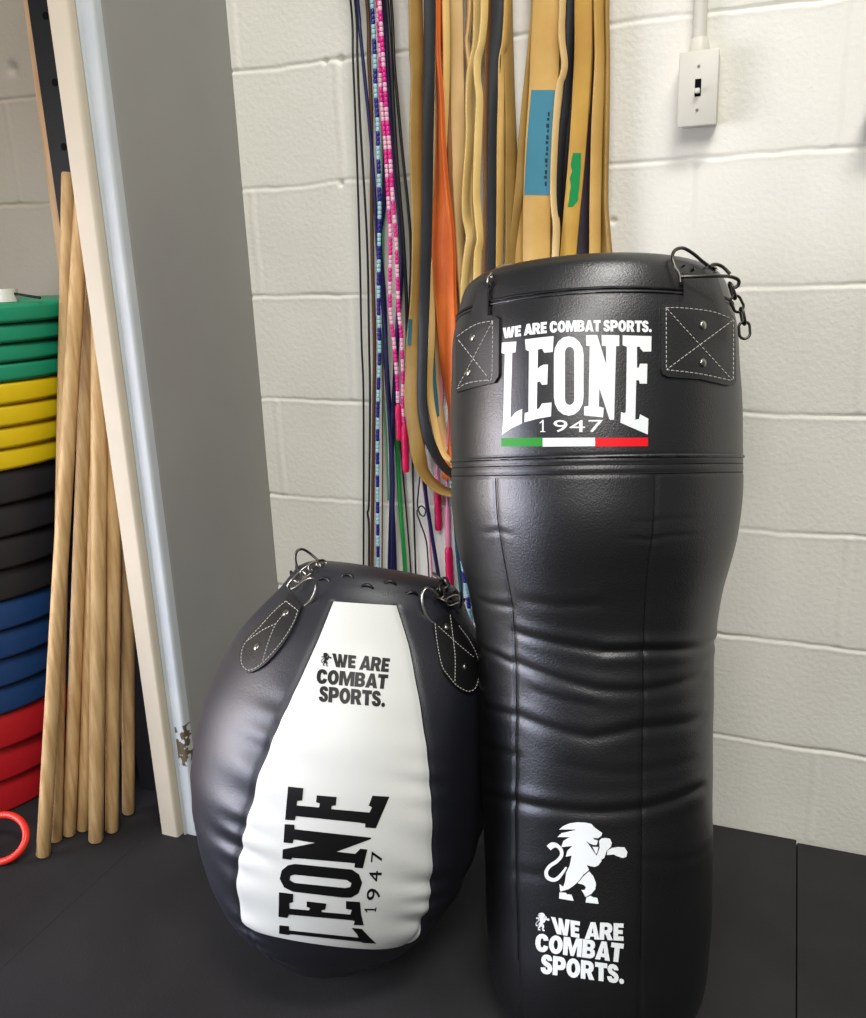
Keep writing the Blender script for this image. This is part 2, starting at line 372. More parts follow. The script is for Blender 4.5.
GL = {
'W': [[(0,100),(29,100),(40,38),(50,100),(72,100),(82,38),(93,100),(122,100),(100,0),(66,0),(61,38),(56,0),(22,0)]],
'E': [[(0,0),(62,0),(62,24),(29,24),(29,39),(57,39),(57,61),(29,61),(29,76),(62,76),(62,100),(0,100)]],
'A': [[(0,0),(30,100),(60,100),(90,0),(60,0),(56,16),(34,16),(30,0)], [(39,35),(51,35),(45,68)]],
'R': [[(0,0),(29,0),(29,34),(36,34),(50,0),(82,0),(63,40),(74,50),(78,68),(74,86),(62,97),(46,100),(0,100)], [(29,56),(40,56),(48,61),(49,68),(47,75),(40,78),(29,78)]],
'C': [[(78,68),(50,64),(46,74),(40,77),(33,73),(30,60),(30,40),(33,27),(40,23),(46,26),(50,38),(78,33),(72,14),(58,2),(40,-2),(20,3),(6,18),(0,40),(0,60),(6,82),(20,97),(40,102),(58,98),(72,86)]],
'O': [[(42+42*math.cos(a*math.pi/10), 50+52*math.sin(a*math.pi/10)) for a in range(20)], [(42+13*math.cos(a*math.pi/6), 50+27*math.sin(a*math.pi/6)) for a in range(12)]],
'M': [[(0,0),(0,100),(38,100),(56,45),(74,100),(112,100),(112,0),(84,0),(84,60),(66,0),(46,0),(28,60),(28,0)]],
'B': [[(0,0),(46,0),(64,4),(76,16),(78,30),(74,44),(64,52),(72,60),(75,74),(71,88),(60,97),(44,100),(0,100)], [(29,60),(40,60),(46,63),(47,69),(46,75),(40,78),(29,78)], [(29,22),(42,22),(48,25),(50,31),(48,37),(42,41),(29,41)]],
'T': [[(0,100),(74,100),(74,75),(52,75),(52,0),(22,0),(22,75),(0,75)]],
'S': [[(68,72),(41,70),(39,77),(34,79),(29,76),(29,71),(35,65),(50,59),(64,48),(70,32),(66,14),(54,2),(36,-2),(16,2),(4,13),(0,30),(28,33),(30,24),(36,20),(42,23),(43,29),(38,36),(22,43),(8,54),(2,70),(6,86),(18,98),(36,102),(54,98),(65,87)]],
'P': [[(0,0),(29,0),(29,30),(46,30),(64,34),(75,46),(78,64),(75,82),(64,96),(46,100),(0,100)], [(29,54),(40,54),(47,58),(49,65),(47,72),(40,77),(29,77)]],
'.': [[(0,10),(4,2),(14,-2),(24,2),(28,10),(28,16),(24,24),(14,28),(4,24),(0,16)]],
'1': [[(38,0),(38,84),(14,70),(8,76),(46,102),(54,102),(54,8),(74,6),(74,0),(18,0),(18,6),(38,8)]]}
def boldmesh(text):
    x = 0; shapes = []
    for c in text:
        if c == ' ': x += 28; continue
        g = GL[c]; shapes.append([[(x+a, b) for a, b in lp] for lp in g]); x += max(a for a, b in g[0])+(3 if c not in 'AT' else -1)
    V, Fc = tess(shapes); V = np.array(V, float); V[:, 0] -= V[:, 0].min(); V[:, 0] /= V[:, 0].max(); V[:, 1] /= 100; return V, Fc
def quadmap(V, tl, tr, br, bl):
    u = V[:, :1]; v = V[:, 1:2]; tl, tr, br, bl = map(np.array, (tl, tr, br, bl))
    return (bl*(1-u)+br*u)*(1-v)+(tl*(1-u)+tr*u)*v
def surf_line(name, surf, px, rad, material, parent, n=6, lift=.0, seg=6):
    P = crspline(px, n) if len(px) > 2 else np.linspace(px[0], px[1], 12); th, t = surf.inv(P)
    return tube(name, surf.off(th, t, lift), rad, material, parent, seg)
def stitches(name, surf, lines, material, parent, lift=.003, rad=.00055, dash=3.2, gap=1.5):
    V = []; Fc = []
    for px in lines:
        P = crspline(px, 10) if len(px) > 2 else np.linspace(px[0], px[1], 20)
        d = np.r_[0, np.cumsum(np.linalg.norm(np.diff(P, axis=0), axis=1))]; s = 0
        while s < d[-1]-1:
            ss = np.linspace(s, min(s+dash, d[-1]), 3); Q = np.stack([np.interp(ss, d, P[:, 0]), np.interp(ss, d, P[:, 1])], -1)
            th, t = surf.inv(Q); W3 = surf.off(th, t, np.array([lift-.0002, lift+.0003, lift-.0002]))
            v, f = tube_data(W3, rad, 5, base=len(V)); V += v; Fc += f; s += dash+gap
    return mesh(name, V, Fc, material, parent)
def rivet(surf, px, r, parent, lift=.0025, material='steel'):
    th, t = surf.inv([px]); c = surf.off(th, t, lift)[0]; n = surf.nrm(th, t)[0]
    a = np.cross(n, [0, 0, 1.]); a /= np.linalg.norm(a); b = np.cross(n, a); V = []; Fc = []; S = 20
    prof = [(1.0, 0), (1.0, .12), (.9, .28), (.6, .42), (.3, .48)]
    for rr, hh in prof:
        for k in range(S): an = 2*math.pi*k/S; V.append(c+n*hh*r+r*rr*(math.cos(an)*a+math.sin(an)*b))
    V.append(c+n*.5*r)
    for i in range(len(prof)-1):
        for k in range(S): Fc.append((i*S+k, i*S+(k+1) % S, (i+1)*S+(k+1) % S, (i+1)*S+k))
    for k in range(S): Fc.append(((len(prof)-1)*S+k, (len(prof)-1)*S+(k+1) % S, len(V)-1))
    return mesh('rivet', V, Fc, material, parent)
def link3d(c, d, n, L=.030, w=.018, r=.0022, k=18):
    """chain link, long axis d, plane normal n"""
    d = np.array(d, float); d /= np.linalg.norm(d); n = np.array(n, float); n = n-d*(n@d); n /= np.linalg.norm(n); b = np.cross(n, d)
    P = []; hs = (L-w)/2
    for i in range(k):
        a = 2*math.pi*i/k; x = math.sin(a)*w/2; y = math.cos(a)*w/2+(hs if math.cos(a) > 0 else -hs); P.append(np.array(c)+d*y+b*x)
    return P, r
def chain(parent, pts, L=.026, w=.016, r=.0021, material='steel'):
    """links along a 3-d polyline"""
    P = crspline(pts, 12); s = np.r_[0, np.cumsum(np.linalg.norm(np.diff(P, axis=0), axis=1))]; n = max(int(s[-1]/(L-2*r-.003)), 1)
    for i in range(n):
        m = (i+.5)/n*s[-1]; q = np.array([np.interp(m, s, P[:, k]) for k in range(3)]); q2 = np.array([np.interp(m+.004, s, P[:, k]) for k in range(3)])-q
        d = q2 if np.linalg.norm(q2) > 1e-5 else P[-1]-P[-2]; ref = np.array([.3, -1, .4]) if i % 2 else np.array([.9, .35, .5])
        LP, rr = link3d(q, d, ref, L, w, r); tube('chain_link', LP, rr, material, parent, 8, True)

LION = dict(f=8.66, ox=535, oy=815,
 torso=[(210,125),(245,95),(300,72),(370,62),(440,66),(490,78),(512,105),(582,155),(575,180),(545,200),(502,196),(512,212),(545,220),(535,258),(505,258),(470,243),(440,222),(470,262),(500,305),(535,352),(575,370),(575,400),(545,437),(515,448),(480,442),(448,430),(468,475),(420,515),(375,575),(330,615),(290,642),(220,662),(212,598),(245,622),(262,570),(270,500),(300,440),(318,350),(266,360),(280,310),(325,266),(228,277),(245,225),(300,190),(194,190),(230,157),(350,130),(350,124)],
 arm=[(535,350),(560,285),(555,225),(575,203),(615,198),(650,207),(665,240),(655,275),(620,310),(600,370),(575,385)],
 chest=[(498,275),(550,278),(538,325),(528,335)],
 fist=[(622,345),(628,308),(665,285),(720,277),(775,280),(800,320),(790,360),(760,372),(710,355),(680,340)],
 leg=[(470,487),(505,530),(528,590),(522,640),(490,680),(440,710),(402,648),(430,650),(442,622),(418,602),(370,590),(420,530)],
 foot1=[(212,670),(268,672),(275,685),(318,690),(335,743),(210,722)], foot2=[(438,756),(445,716),(480,698),(505,712),(540,718),(550,768)],
 tail=[(120,285),(150,262),(190,265),(225,300),(230,350),(190,400),(130,440),(98,490),(110,540),(165,562),(215,530),(272,452)])
def lion_shapes(fmap, detail=True):
    out = []
    for k in ('torso', 'arm', 'chest', 'fist', 'leg', 'foot1', 'foot2'):
        out.append([[fmap(p) for p in LION[k]]])
    T = crspline(LION['tail'], 4); g = np.gradient(T, axis=0); g /= np.linalg.norm(g, axis=1)[:, None]; nn = np.stack([-g[:, 1], g[:, 0]], -1)
    wdt = np.interp(np.arange(len(T)), [0, 4, 9, len(T)-6, len(T)-1], [26, 26, 15, 16, 8])[:, None]
    ring = list(T+nn*wdt)+list((T-nn*wdt)[::-1]); out.append([[fmap(p) for p in ring]])
    return out

# ================================================================== the heavy bag
HA = np.array([-.068, .233, .97]); HB = np.array([-.1995, -.486, -.004])
hprof = [(0, 0), (0, .06), (0, .112), (.010, .134), (.03, .147), (.06, .154), (.10, .158), (.16, .160), (.24, .1615), (.32, .163), (.40, .164), (.48, .1655), (.54, .1680), (.60, .1775), (.64, .187),
         (.68, .196), (.72, .2015), (.76, .2030), (.80, .2030), (.84, .2030), (.88, .2015), (.92, .199), (.96, .196), (.99, .1905), (1.015, .185), (1.034, .177), (1.045, .160), (1.050, .125), (1.051, .07), (1.051, 0)]
def sclamp(P):
    P = P.copy(); z = P[..., 2]; P[..., 2] = .5*(z+np.sqrt(z*z+.00008)); return P
hb0 = Surf(HB, HA, hprof, post=sclamp, thc=.19)
creases = []      # (theta0, theta1, t polyline, amp, sigma)
for px, amp, sg in (([(478, 600), (490, 604), (512, 607)], .0040, .006), ([(514, 632), (557, 644), (605, 651), (644, 650), (690, 648), (712, 646)], .0062, .0075),
        ([(600, 652), (644, 650), (714, 646)], .0050, .006), ([(515, 662), (560, 680), (598, 690), (640, 691), (690, 680)], .0048, .008), ([(517, 716), (560, 732), (591, 738), (640, 728), (690, 722)], .0050, .009),
        ([(483, 791), (515, 801), (560, 810), (598, 813), (643, 809), (690, 792)], .0058, .008), ([(482, 648), (498, 656), (514, 664)], .0042, .006),
        ([(630, 538), (648, 540), (668, 536)], .0018, .004), ([(634, 521), (652, 522), (664, 519)], .0011, .004), ([(484, 533), (497, 531), (510, 534)], .0024, .005),
        ([(520, 600), (560, 606), (600, 604)], .0026, .008), ([(484, 705), (500, 712), (516, 716)], .0035, .007), ([(530, 690), (560, 700), (600, 706)], .0024, .008),
        ([(485, 860), (520, 872), (560, 876)], .0018, .010), ([(640, 860), (670, 862), (705, 852)], .0010, .008), ([(560, 765), (620, 774), (680, 764)], .0016, .010), ([(484, 745), (500, 752), (520, 756)], .0028, .008)):
    th, t = hb0.inv(px); creases.append((th, t, amp, sg))
def hwr(th, t):
    d = np.zeros(np.broadcast(th, t).shape)
    for cth, ct, amp, sg in creases:
        i = np.argsort(cth); tc = np.interp(th, cth[i], ct[i]); a, b = cth.min(), cth.max(); w = .10
        m = 1/(1+np.exp(-(th-a)/w*4))*1/(1+np.exp((th-b)/w*4)); m = np.where(b > .5, 1/(1+np.exp(-(th-a)/w*4))/(1+np.exp((th-b-.25)/.1*4)), m)
        x = (t-tc)/(sg*.75); d += .27*amp*m*(-np.exp(-x*x)+.75*np.exp(-((x-2.2)/1.5)**2)+.35*np.exp(-((x+2.4)/1.7)**2))
    s = np.clip((t-.15)/.1, 0, 1)
    d += .0012*np.sin(3*th+9*t)*s+.0006*np.sin(5*th-23*t+1)*s+.0003*np.sin(2*th+61*t)*s
    # stitched seams pull the skin in
    for sth in SEAMS:
        d += -.0014*np.exp(-((th-np.interp(t, sth[1], sth[0]))/.02)**2)*(t < sth[1].max()+.002)
    for rt in RINGS: d += -.0011*np.exp(-((t-rt)/.0025)**2)
    return d
def seam_of(surf, px): th, t = surf.inv(px); i = np.argsort(t); return th[i], t[i]
SL = seam_of(hb0, [(495, 478), (497, 520), (502, 555), (511, 600), (514.5, 650), (515, 740), (516, 850), (518, 960)])
SR = seam_of(hb0, [(655, 476), (653, 530), (648, 565), (644, 620), (643, 700), (642, 800), (641, 960)])
SEAMS = [SL, SR]
_, rt = hb0.inv([(600, 456.5), (600, 464.5), (600, 474)]); RINGS = list(rt)
hb = Surf(HB, HA, hprof, wr=hwr, post=sclamp, thc=.19)
bag = empty('punching_bag', (-.235, -.44, 0)); tag(bag, 'tall black leather punching bag with narrow waist, leaning back against the wall', 'punching bag')
hb.body('bag_body', 'leather', bag, 360, 520)
def ring(surf, t, rad, name, material, parent, lift=0, dth=None):
    th = np.linspace(-math.pi, math.pi, 200, endpoint=False); return tube(name, surf.off(th, np.full_like(th, t), lift), rad, material, parent, 6, True)
ring(hb, RINGS[0], .0024, 'seam_piping', 'leather', bag, .001)
for r2 in RINGS[1:]: ring(hb, r2, .0009, 'stitch_seam', 'seam', bag, .0002)
for st in (SL, SR):
    tt = np.linspace(st[1].min(), st[1].max(), 120); tube('vertical_seam', hb.off(np.interp(tt, st[1], st[0]), tt, .0002), .0008, 'seam', bag, 6)
# zip flap: overlapping band round the top
flap_t = hb0.inv([(600, 288)])[1][0]; fold_t = hb0.inv([(600, 274)])[1][0]
ring(hb, flap_t, .0022, 'zip', 'seam', bag, .0002)
ring(hb, flap_t-.005, .0016, 'zip_flap_edge', 'leather', bag, .0006)
ring(hb, fold_t, .0030, 'cover_piping', 'leather', bag, .0018)
ring(hb, fold_t-.004, .0010, 'stitch_seam', 'seam', bag, .0003)
# lettering
Z1 = (495, 310, 6.7875); Z2 = (575, 310, 6.7875)
Lp = [(48,222),(146,214),(140,288),(118,290),(106,738),(135,700),(150,688),(185,672),(183,770),(110,805),(48,848),(58,735),(68,300),(45,292)]
Ep = [(205,200),(300,188),(398,178),(392,285),(335,290),(320,262),(292,268),(290,402),(305,385),(330,372),(360,370),(355,505),(320,508),(305,485),(287,490),(284,675),(300,668),(320,635),(384,628),(380,722),(290,738),(200,762),(203,700),(228,692),(232,280),(210,270)]
Np = [(75,172),(150,170),(212,370),(210,245),(182,243),(180,170),(300,172),(300,245),(278,247),(265,745),(235,745),(165,530),(162,655),(195,665),(190,730),(62,715),(62,655),(92,652),(100,245),(77,243)]
E2 = [(323,172),(518,178),(516,282),(462,283),(442,262),(442,250),(420,250),(420,392),(432,392),(440,365),(490,365),(487,500),(440,500),(432,475),(415,478),(408,745),(435,740),(440,708),(497,738),(493,845),(308,765),(312,693),(335,700),(345,690),(352,250),(323,240)]
def stadium(x0, x1, y0, y1, n=8):
    cx = (x0+x1)/2; r = (x1-x0)/2; k = 1.25
    up = [(cx-r*math.cos(math.pi*i/n), y0+r*k-r*k*math.sin(math.pi*i/n)) for i in range(n+1)]
    dn = [(cx+r*math.cos(math.pi*i/n), y1-r*k+r*k*math.sin(math.pi*i/n)) for i in range(n+1)]; return up+dn
O1 = [stadium(554, 583.6, 336.3, 415.8), stadium(565, 574.3, 346.8, 405)[::-1]]
for lbl, sh in (('L', [zm(Lp, *Z1)]), ('E', [zm(Ep, *Z1)]), ('O', O1), ('N', [zm(Np, *Z2)]), ('E', [zm(E2, *Z2)])):
    decal('logo_letter', hb, *tess([sh]), .0005, 'print_white', bag)
for n_, m_, x0, x1 in (('green_stripe', 'print_green', 501.5, 542.8), ('white_stripe', 'print_white', 542.8, 595), ('red_stripe', 'print_red', 595, 647.8)):
    decal(n_, hb, [(x0, 438), (x1, 437.6), (x1, 446.2), (x0, 446.6)], [(0, 1, 2, 3)], .0005, m_, bag)
def text_on(surf, s, mp, material, parent, name='lettering', bold=.02, sp_=1., h=.0005, step=3.):
    V, Fc = boldmesh(s) if s[0] in GL else textmesh(s, bold, sp_=sp_); return decal(name, surf, mp(V), Fc, h, material, parent, step)
def arcmap(V):
    x = 503+V[:, 0]*148.5; b = np.interp(x, [503, 515, 530, 550, 575, 610, 652], [338.6, 337, 334.8, 332.8, 331.7, 331.5, 332.2]); hh = np.interp(x, [503, 540, 652], [10.5, 11.3, 11.3]); return np.stack([x, b-V[:, 1]*hh], -1)
text_on(hb, 'WE ARE COMBAT SPORTS.', arcmap, 'print_white', bag, bold=.034, sp_=.94)
for ch, x0, x1 in (('1', 539.5, 545.5), ('9', 553.5, 567.5), ('4', 569.5, 585), ('7', 588.5, 603)):
    text_on(hb, ch, lambda V, x0=x0, x1=x1: quadmap(V, (x0, 420), (x1, 420), (x1, 432), (x0, 432)), 'print_white', bag, name='year_digit', bold=0)
decal('lion_emblem', hb, *tess(lion_shapes(lambda p: (535+p[0]/8.66, 815+p[1]/8.66))), .0005, 'print_white', bag, 3.)
ZT = (525, 900, 7.873)
def q(z, *pts): return [(z[0]+x/z[2], z[1]+y/z[2]) for x, y in pts]
for s, pts in (('WE', ((205,132),(433,170),(428,298),(228,262))), ('ARE', ((480,172),(775,185),(775,320),(470,305))), ('COMBAT', ((85,262),(778,345),(762,492),(82,400))), ('SPORTS.', ((128,425),(778,520),(778,660),(122,575)))):
    text_on(hb, s, lambda V, pts=pts: quadmap(V, *q(ZT, *pts)), 'print_white', bag, bold=.04, sp_=.9)
decal('small_lion_emblem', hb, *tess(lion_shapes(lambda p: (525+(85+(p[0]-85)*.150)/7.873, 900+(100+(p[1]-62)*.205)/7.873))), .0005, 'print_white', bag, 3.)
# strap patches, right then left
ZR = (650, 240, 6.79)
pr = zm([(68,462),(82,444),(105,438),(190,440),(212,425),(218,395),(214,300),(206,200),(215,180),(430,180),(440,260),(480,380),(520,480),(548,520),(560,545),(567,960),(548,990),(520,992),(330,948),(115,932),(80,915),(68,880)], *ZR)
pt = decal('strap_patch', hb, *tess([[pr]]), .0036, 'leather_strap', bag, 4.)
stitches('stitching', hb, [zm(l, *ZR) for l in ([(98,468),(100,885)], [(98,468),(200,468),(400,492),(545,545)], [(548,545),(545,960)], [(100,885),(320,912),(545,960)], [(105,475),(540,955)], [(545,548),(105,882)])], 'thread', pt, lift=.0038)
for c in ((345, 582), (345, 838)): rivet(hb, zm([c], *ZR)[0], .0055, pt, .0036)
ZL = (450, 255, 7.27)
pl_ = zm([(58,590),(130,530),(160,515),(175,400),(215,260),(290,190),(325,195),(292,300),(286,440),(340,452),(368,470),(366,880),(335,930),(180,965),(60,1000)], *ZL)
pt2 = decal('strap_patch', hb, *tess([[pl_]]), .0036, 'leather_strap', bag, 4.)
stitches('stitching', hb, [zm(l, *ZL) for l in ([(70,595),(200,512),(325,485)], [(325,488),(320,880),(285,912)], [(285,912),(150,932),(70,975)], [(80,620),(290,890)], [(322,492),(80,955)])], 'thread', pt2, lift=.0038)
for c in ((180, 605), (150, 860)): rivet(hb, zm([c], *ZL)[0], .0055, pt2, .0036)
def pos_of(surf, px, lift): th, t = surf.inv([px]); return surf.off(th, t, lift)[0]
def pxat(px, ref): # point on the ray of px at the depth (along view) of ref
    d = ray(*px); return C_+d*((ref-C_)@F_)
# right ring and chain
refR = pos_of(hb, (683, 285), .008)
P = [pxat(p, refR+np.array([0, dy, 0])) for p, dy in zip(zm([(205,290),(200,230),(170,180),(152,120),(170,70),(225,55),(290,90),(350,140),(390,170)], *ZR), (-.004, -.002, 0, .004, .012, .022, .03, .036, .04))]
tube('d_ring', crspline(P, 6), .0022, 'dull_steel', bag, 10)
P = [pxat(p, refR+np.array([0, dy, 0])) for p, dy in zip(zm([(208,250),(300,248),(440,245),(540,248),(598,270),(600,305),(575,325)], *ZR), (-.004, -.006, -.002, .012, .02, .024, .026))]
tube('strap_bar', crspline(P, 6), .0022, 'dull_steel', bag, 10)
P = [pxat(p, refR+np.array([0, dy, 0])) for p, dy in zip(zm([(405,180),(440,165),(490,180),(545,232)], *ZR), (.03, .035, .04, .04))]
tube('chain_hook', crspline(P, 6), .0022, 'dull_steel', bag, 10)
chain(bag, [pxat(p, refR+np.array([0, dy, 0])) for p, dy in zip(zm([(545,300),(585,420),(630,520),(645,660)], *ZR), (.028, .034, .04, .045))], .0215, .0135, .0018, 'dull_steel')
# left chain end
refL = pos_of(hb, (492, 287), .006)
chain(bag, [pxat(p, refL+np.array([0, dy, 0])) for p, dy in zip(zm([(285,200),(330,150),(400,105),(520,90),(640,72)], *ZL), (0, .02, .05, .07, .09))], .022, .012, .0018, 'steel')
tube('strap_bar', [pos_of(hb, p, .004) for p in zm([(300,200),(292,300),(290,440)], *ZL)], .0014, 'seam', bag, 8)

# ================================================================== the teardrop bag
A0 = np.array([-.592, -.485, .262]); A1 = np.array([-.575, -.35, .575]); TA = (A1-A0)/np.linalg.norm(A1-A0)
tprof = [(-.258, 0), (-.257, .03), (-.250, .055), (-.235, .082), (-.20, .133), (-.16, .168), (-.12, .191), (-.08, .208), (-.04, .221), (0, .230), (.04, .234), (.08, .234), (.12, .231), (.16, .222), (.20, .208), (.24, .189), (.28, .162), (.30, .148), (.320, .137), (.337, .124), (.347, .100), (.351, .05), (.351, 0)]
def tpost(P):
    P = P.copy(); z = P[..., 2]; P[..., 2] = .5*(z+np.sqrt(z*z+.0001))
    x = P[..., 0]; d = x+.415; P[..., 0] = np.where(d > 0, -.415+.035*np.tanh(d/.035*.9), x); return P
td0 = Surf(A0, TA, tprof, post=tpost, thc=.35)
PLft = [(333,602),(318,640),(300,680),(280,722),(262,765),(250,805),(240,850),(237,880),(239,905),(244,921)]
PRgt = [(397,606),(409,645),(416,680),(423,720),(428,760),(431,800),(432,840),(431,880),(428,905),(421,924)]
lth, ltt = td0.inv(PLft); rth, rtt = td0.inv(PRgt)
TSE = [(lth, ltt), (rth, rtt)]
def twr(th, t):
    d = np.zeros(np.broadcast(th, t).shape)
    for k, (sth, st) in enumerate(TSE):
        i = np.argsort(st); x = th-np.interp(t, st[i], sth[i]); lo = np.clip((.62-t)/.30, 0, 1)
        ph = t*150+np.sin(t*37+k*2)*1.6+x*3
        d += lo*(.0024*np.exp(-(x/.20)**2)*np.sin(ph)+.0016*np.exp(-(x/.42)**2)*np.sin(t*92+x*4+k))
        d += -.0022*np.exp(-(x/.03)**2)*(t < st.max()+.002)
    for c in (-1.25, 1.9, 2.9, -2.2):
        x = (th-c+math.pi) % (2*math.pi)-math.pi; d += np.clip((.62-t)/.3, 0, 1)*.0022*np.exp(-(x/.3)**2)*np.sin(t*120+x*3+c)-.0018*np.exp(-(x/.025)**2)
    d += .0012*np.sin(4*th+13*t)
    return d
td = Surf(A0, TA, tprof, wr=twr, post=tpost, thc=.35)
tb = empty('teardrop_punching_bag', (-.62, -.49, 0)); tag(tb, 'squat navy teardrop punching bag with white front panel, left of the tall bag', 'punching bag')
td.body('bag_body', 'leather_blue', tb, 360, 380)
# white panel between the two seams
nr, nc = 150, 70; rows = np.linspace(0, 1, nr); kk = np.linspace(0, 1, len(PLft))
Lx_ = np.stack([np.interp(rows, kk, [p[0] for p in PLft]), np.interp(rows, kk, [p[1] for p in PLft])], -1); Rx_ = np.stack([np.interp(rows, kk, [p[0] for p in PRgt]), np.interp(rows, kk, [p[1] for p in PRgt])], -1)
Lc = crspline(PLft, 20); Rc = crspline(PRgt, 20); Lx_ = Lc[np.linspace(0, len(Lc)-1, nr).astype(int)]; Rx_ = Rc[np.linspace(0, len(Rc)-1, nr).astype(int)]
la, lb = td0.inv(Lx_); ra, rb = td0.inv(Rx_)
botmid = td0.inv([(350, 947)])[1][0]; topmid = td0.inv([(366, 602)])[1][0]
cs = np.linspace(0, 1, nc)
TH = la[:, None]*(1-cs)+ra[:, None]*cs; TT = lb[:, None]*(1-cs)+rb[:, None]*cs
BP = crspline([(244,921),(258,930),(280,936.5),(310,942.5),(345,947),(380,948.5),(404,944.5),(415,937),(421,924)], 12); bth, btt = td0.inv(BP)
dd = np.r_[0, np.cumsum(np.linalg.norm(np.diff(BP, axis=0), axis=1))]; dd /= dd[-1]
wrow = np.clip((rows-.55)/.45, 0, 1)[:, None]**1.6; TT = TT+(np.interp(cs, dd, btt)-TT[-1])[None]*wrow; TH = TH+(np.interp(cs, dd, bth)-TH[-1])[None]*wrow
OFF = np.full(TH.shape, .0014); Vp = np.concatenate([td.off(TH, TT, .0014).reshape(-1, 3), td.off(TH, TT, -.0008).reshape(-1, 3)])
I = np.arange(nr*nc).reshape(nr, nc); Fp = np.stack([I[:-1, :-1], I[:-1, 1:], I[1:, 1:], I[1:, :-1]], -1).reshape(-1, 4)[:, ::-1].tolist()
N0 = nr*nc; bd = list(I[0])+list(I[1:, -1])+list(I[-1, ::-1][1:])+list(I[::-1, 0][1:-1])
for a_, b_ in zip(bd, bd[1:]+bd[:1]): Fp.append([a_, b_, b_+N0, a_+N0])
wp = mesh('white_panel', Vp, Fp, 'white_vinyl', tb, auto=50)
for ed in (0, -1): tube('panel_seam', td.off(TH[:, ed], TT[:, ed], .0006), .0011, 'seam', tb, 6)
ZP = (270, 780, 5.985)
TE = [(112,38),(202,48),(195,120),(165,122),(162,150),(295,162),(300,138),(278,130),(282,90),(400,100),(395,148),(370,152),(368,172),(595,192),(610,160),(590,150),(612,92),(712,98),(632,285),(568,280),(570,258),(540,252),(158,212),(152,238),(95,235)]
TN = [(92,262),(148,265),(150,292),(605,342),(600,350),(395,425),(510,438),(540,408),(582,412),(555,522),(505,518),(508,492),(135,460),(130,472),(78,465),(80,412),(275,372),(145,352),(138,375),(85,370)]
TO = [[(150,498),(490,532),(532,560),(551,610),(530,670),(485,697),(430,696),(140,662),(88,637),(62,585),(75,535),(110,506)], [(150,560),(460,592),(488,612),(480,636),(450,642),(150,612),(120,595),(125,568)][::-1]]
TE2 = [(58,668),(142,678),(140,725),(118,730),(120,765),(235,775),(243,760),(222,752),(222,722),(338,735),(332,768),(310,772),(310,785),(480,800),(490,770),(455,765),(455,720),(538,725),(545,800),(560,862),(500,860),(508,838),(490,832),(115,798),(108,818),(55,812)]
TL = [(60,865),(115,870),(118,895),(530,938),(520,915),(490,880),(548,885),(590,930),(632,970),(560,967),(540,960),(125,915),(115,920),(58,912)]
for sh in ([zm(TE, *ZP)], [zm(TN, *ZP)], [zm(p, *ZP) for p in TO], [zm(TE2, *ZP)], [zm(TL, *ZP)]):
    decal('logo_letter', td, *tess([sh]), .0022, 'print_black', tb, base=.0008)
for ch, y0, y1, xa, xb in (('1', 785, 757, 562, 630), ('9', 712, 645, 575, 655), ('4', 602, 540, 588, 662), ('7', 485, 422, 602, 668)):
    V, Fc = boldmesh(ch) if ch in GL else textmesh(ch, 0); P = q(ZP, (xa, y0), (xa+6, y1), (xb+6, y1), (xb, y0)); decal('year_digit', td, quadmap(V, P[0], P[1], P[2], P[3]), Fc, .0022, 'print_black', tb, 3., base=.0008)
ZS = (310, 645, 9.622)
for s, pts in (('WE', ((215,85),(445,108),(435,230),(228,215))), ('ARE', ((492,105),(768,135),(752,265),(470,240))), ('COMBAT', ((72,235),(752,290),(735,428),(65,372))), ('SPORTS.', ((95,398),(720,452),(718,598),(85,545)))):
    V, Fc = boldmesh(s); decal('lettering', td, quadmap(V, *q(ZS, *pts)), Fc, .0022, 'print_black', tb, 3., base=.0008)
decal('small_lion_emblem', td, *tess(lion_shapes(lambda p: (310+(110+(p[0]-85)*.14)/9.622, 645+(80+(p[1]-62)*.185)/9.622))), .0022, 'print_black', tb, 3., base=.0008)
# strap patches
ZA = (235, 540, 6.79)
pa = zm([(362,400),(375,372),(450,445),(452,475),(425,550),(370,660),(290,770),(200,860),(120,903),(72,893),(44,850),(46,760),(92,672),(180,585),(280,490)], *ZA)
pp = decal('strap_patch', td, *tess([[rnd(pa)]]), .0034, 'leather_strap', tb, 4.)
stitches('stitching', td, [zm(l, *ZA) for l in ([(355,425),(270,500),(180,600),(95,690),(60,760),(58,840),(82,880),(120,888),(190,848),(280,755),(360,650),(410,560),(435,490)], [(355,425),(435,490)], [(335,520),(285,585),(245,680),(200,825)], [(100,690),(200,620),(285,580)])], 'thread', pp, lift=.0036, dash=2.2, gap=1.2)
for c in ((355, 505), (158, 735)): rivet(td, zm([c], *ZA)[0], .0055, pp, .0034)
ZB = (400, 560, 7.27)
pb = zm([(240,455),(345,400),(370,420),(430,490),(505,600),(558,710),(568,820),(545,925),(490,968),(405,930),(335,855),(290,780),(258,620)], *ZB)
pp2 = decal('strap_patch', td, *tess([[rnd(pb)]]), .0034, 'leather_strap', tb, 4.)
stitches('stitching', td, [zm(l, *ZB) for l in ([(245,470),(262,620),(295,775),(340,845),(400,915),(480,955),(535,925),(560,830)], [(352,405),(372,560),(388,720),(385,890)], [(268,490),(400,610),(520,710)], [(415,485),(490,590),(545,700),(562,800)])], 'thread', pp2, lift=.0036, dash=2.2, gap=1.0)
for c in ((332, 495), (462, 782)): rivet(td, zm([c], *ZB)[0], .0055, pp2, .0034)
def ringpx(name, surf, z, pts, anchor, dys, parent, rad=.0026, material='steel'):
    ref = pos_of(surf, zm([anchor], *z)[0], .006)
    P = [pxat(p, ref+np.array([0, dy, 0])) for p, dy in zip(zm(pts, *z), dys)]; return tube(name, crspline(P, 6), rad, material, parent, 10)
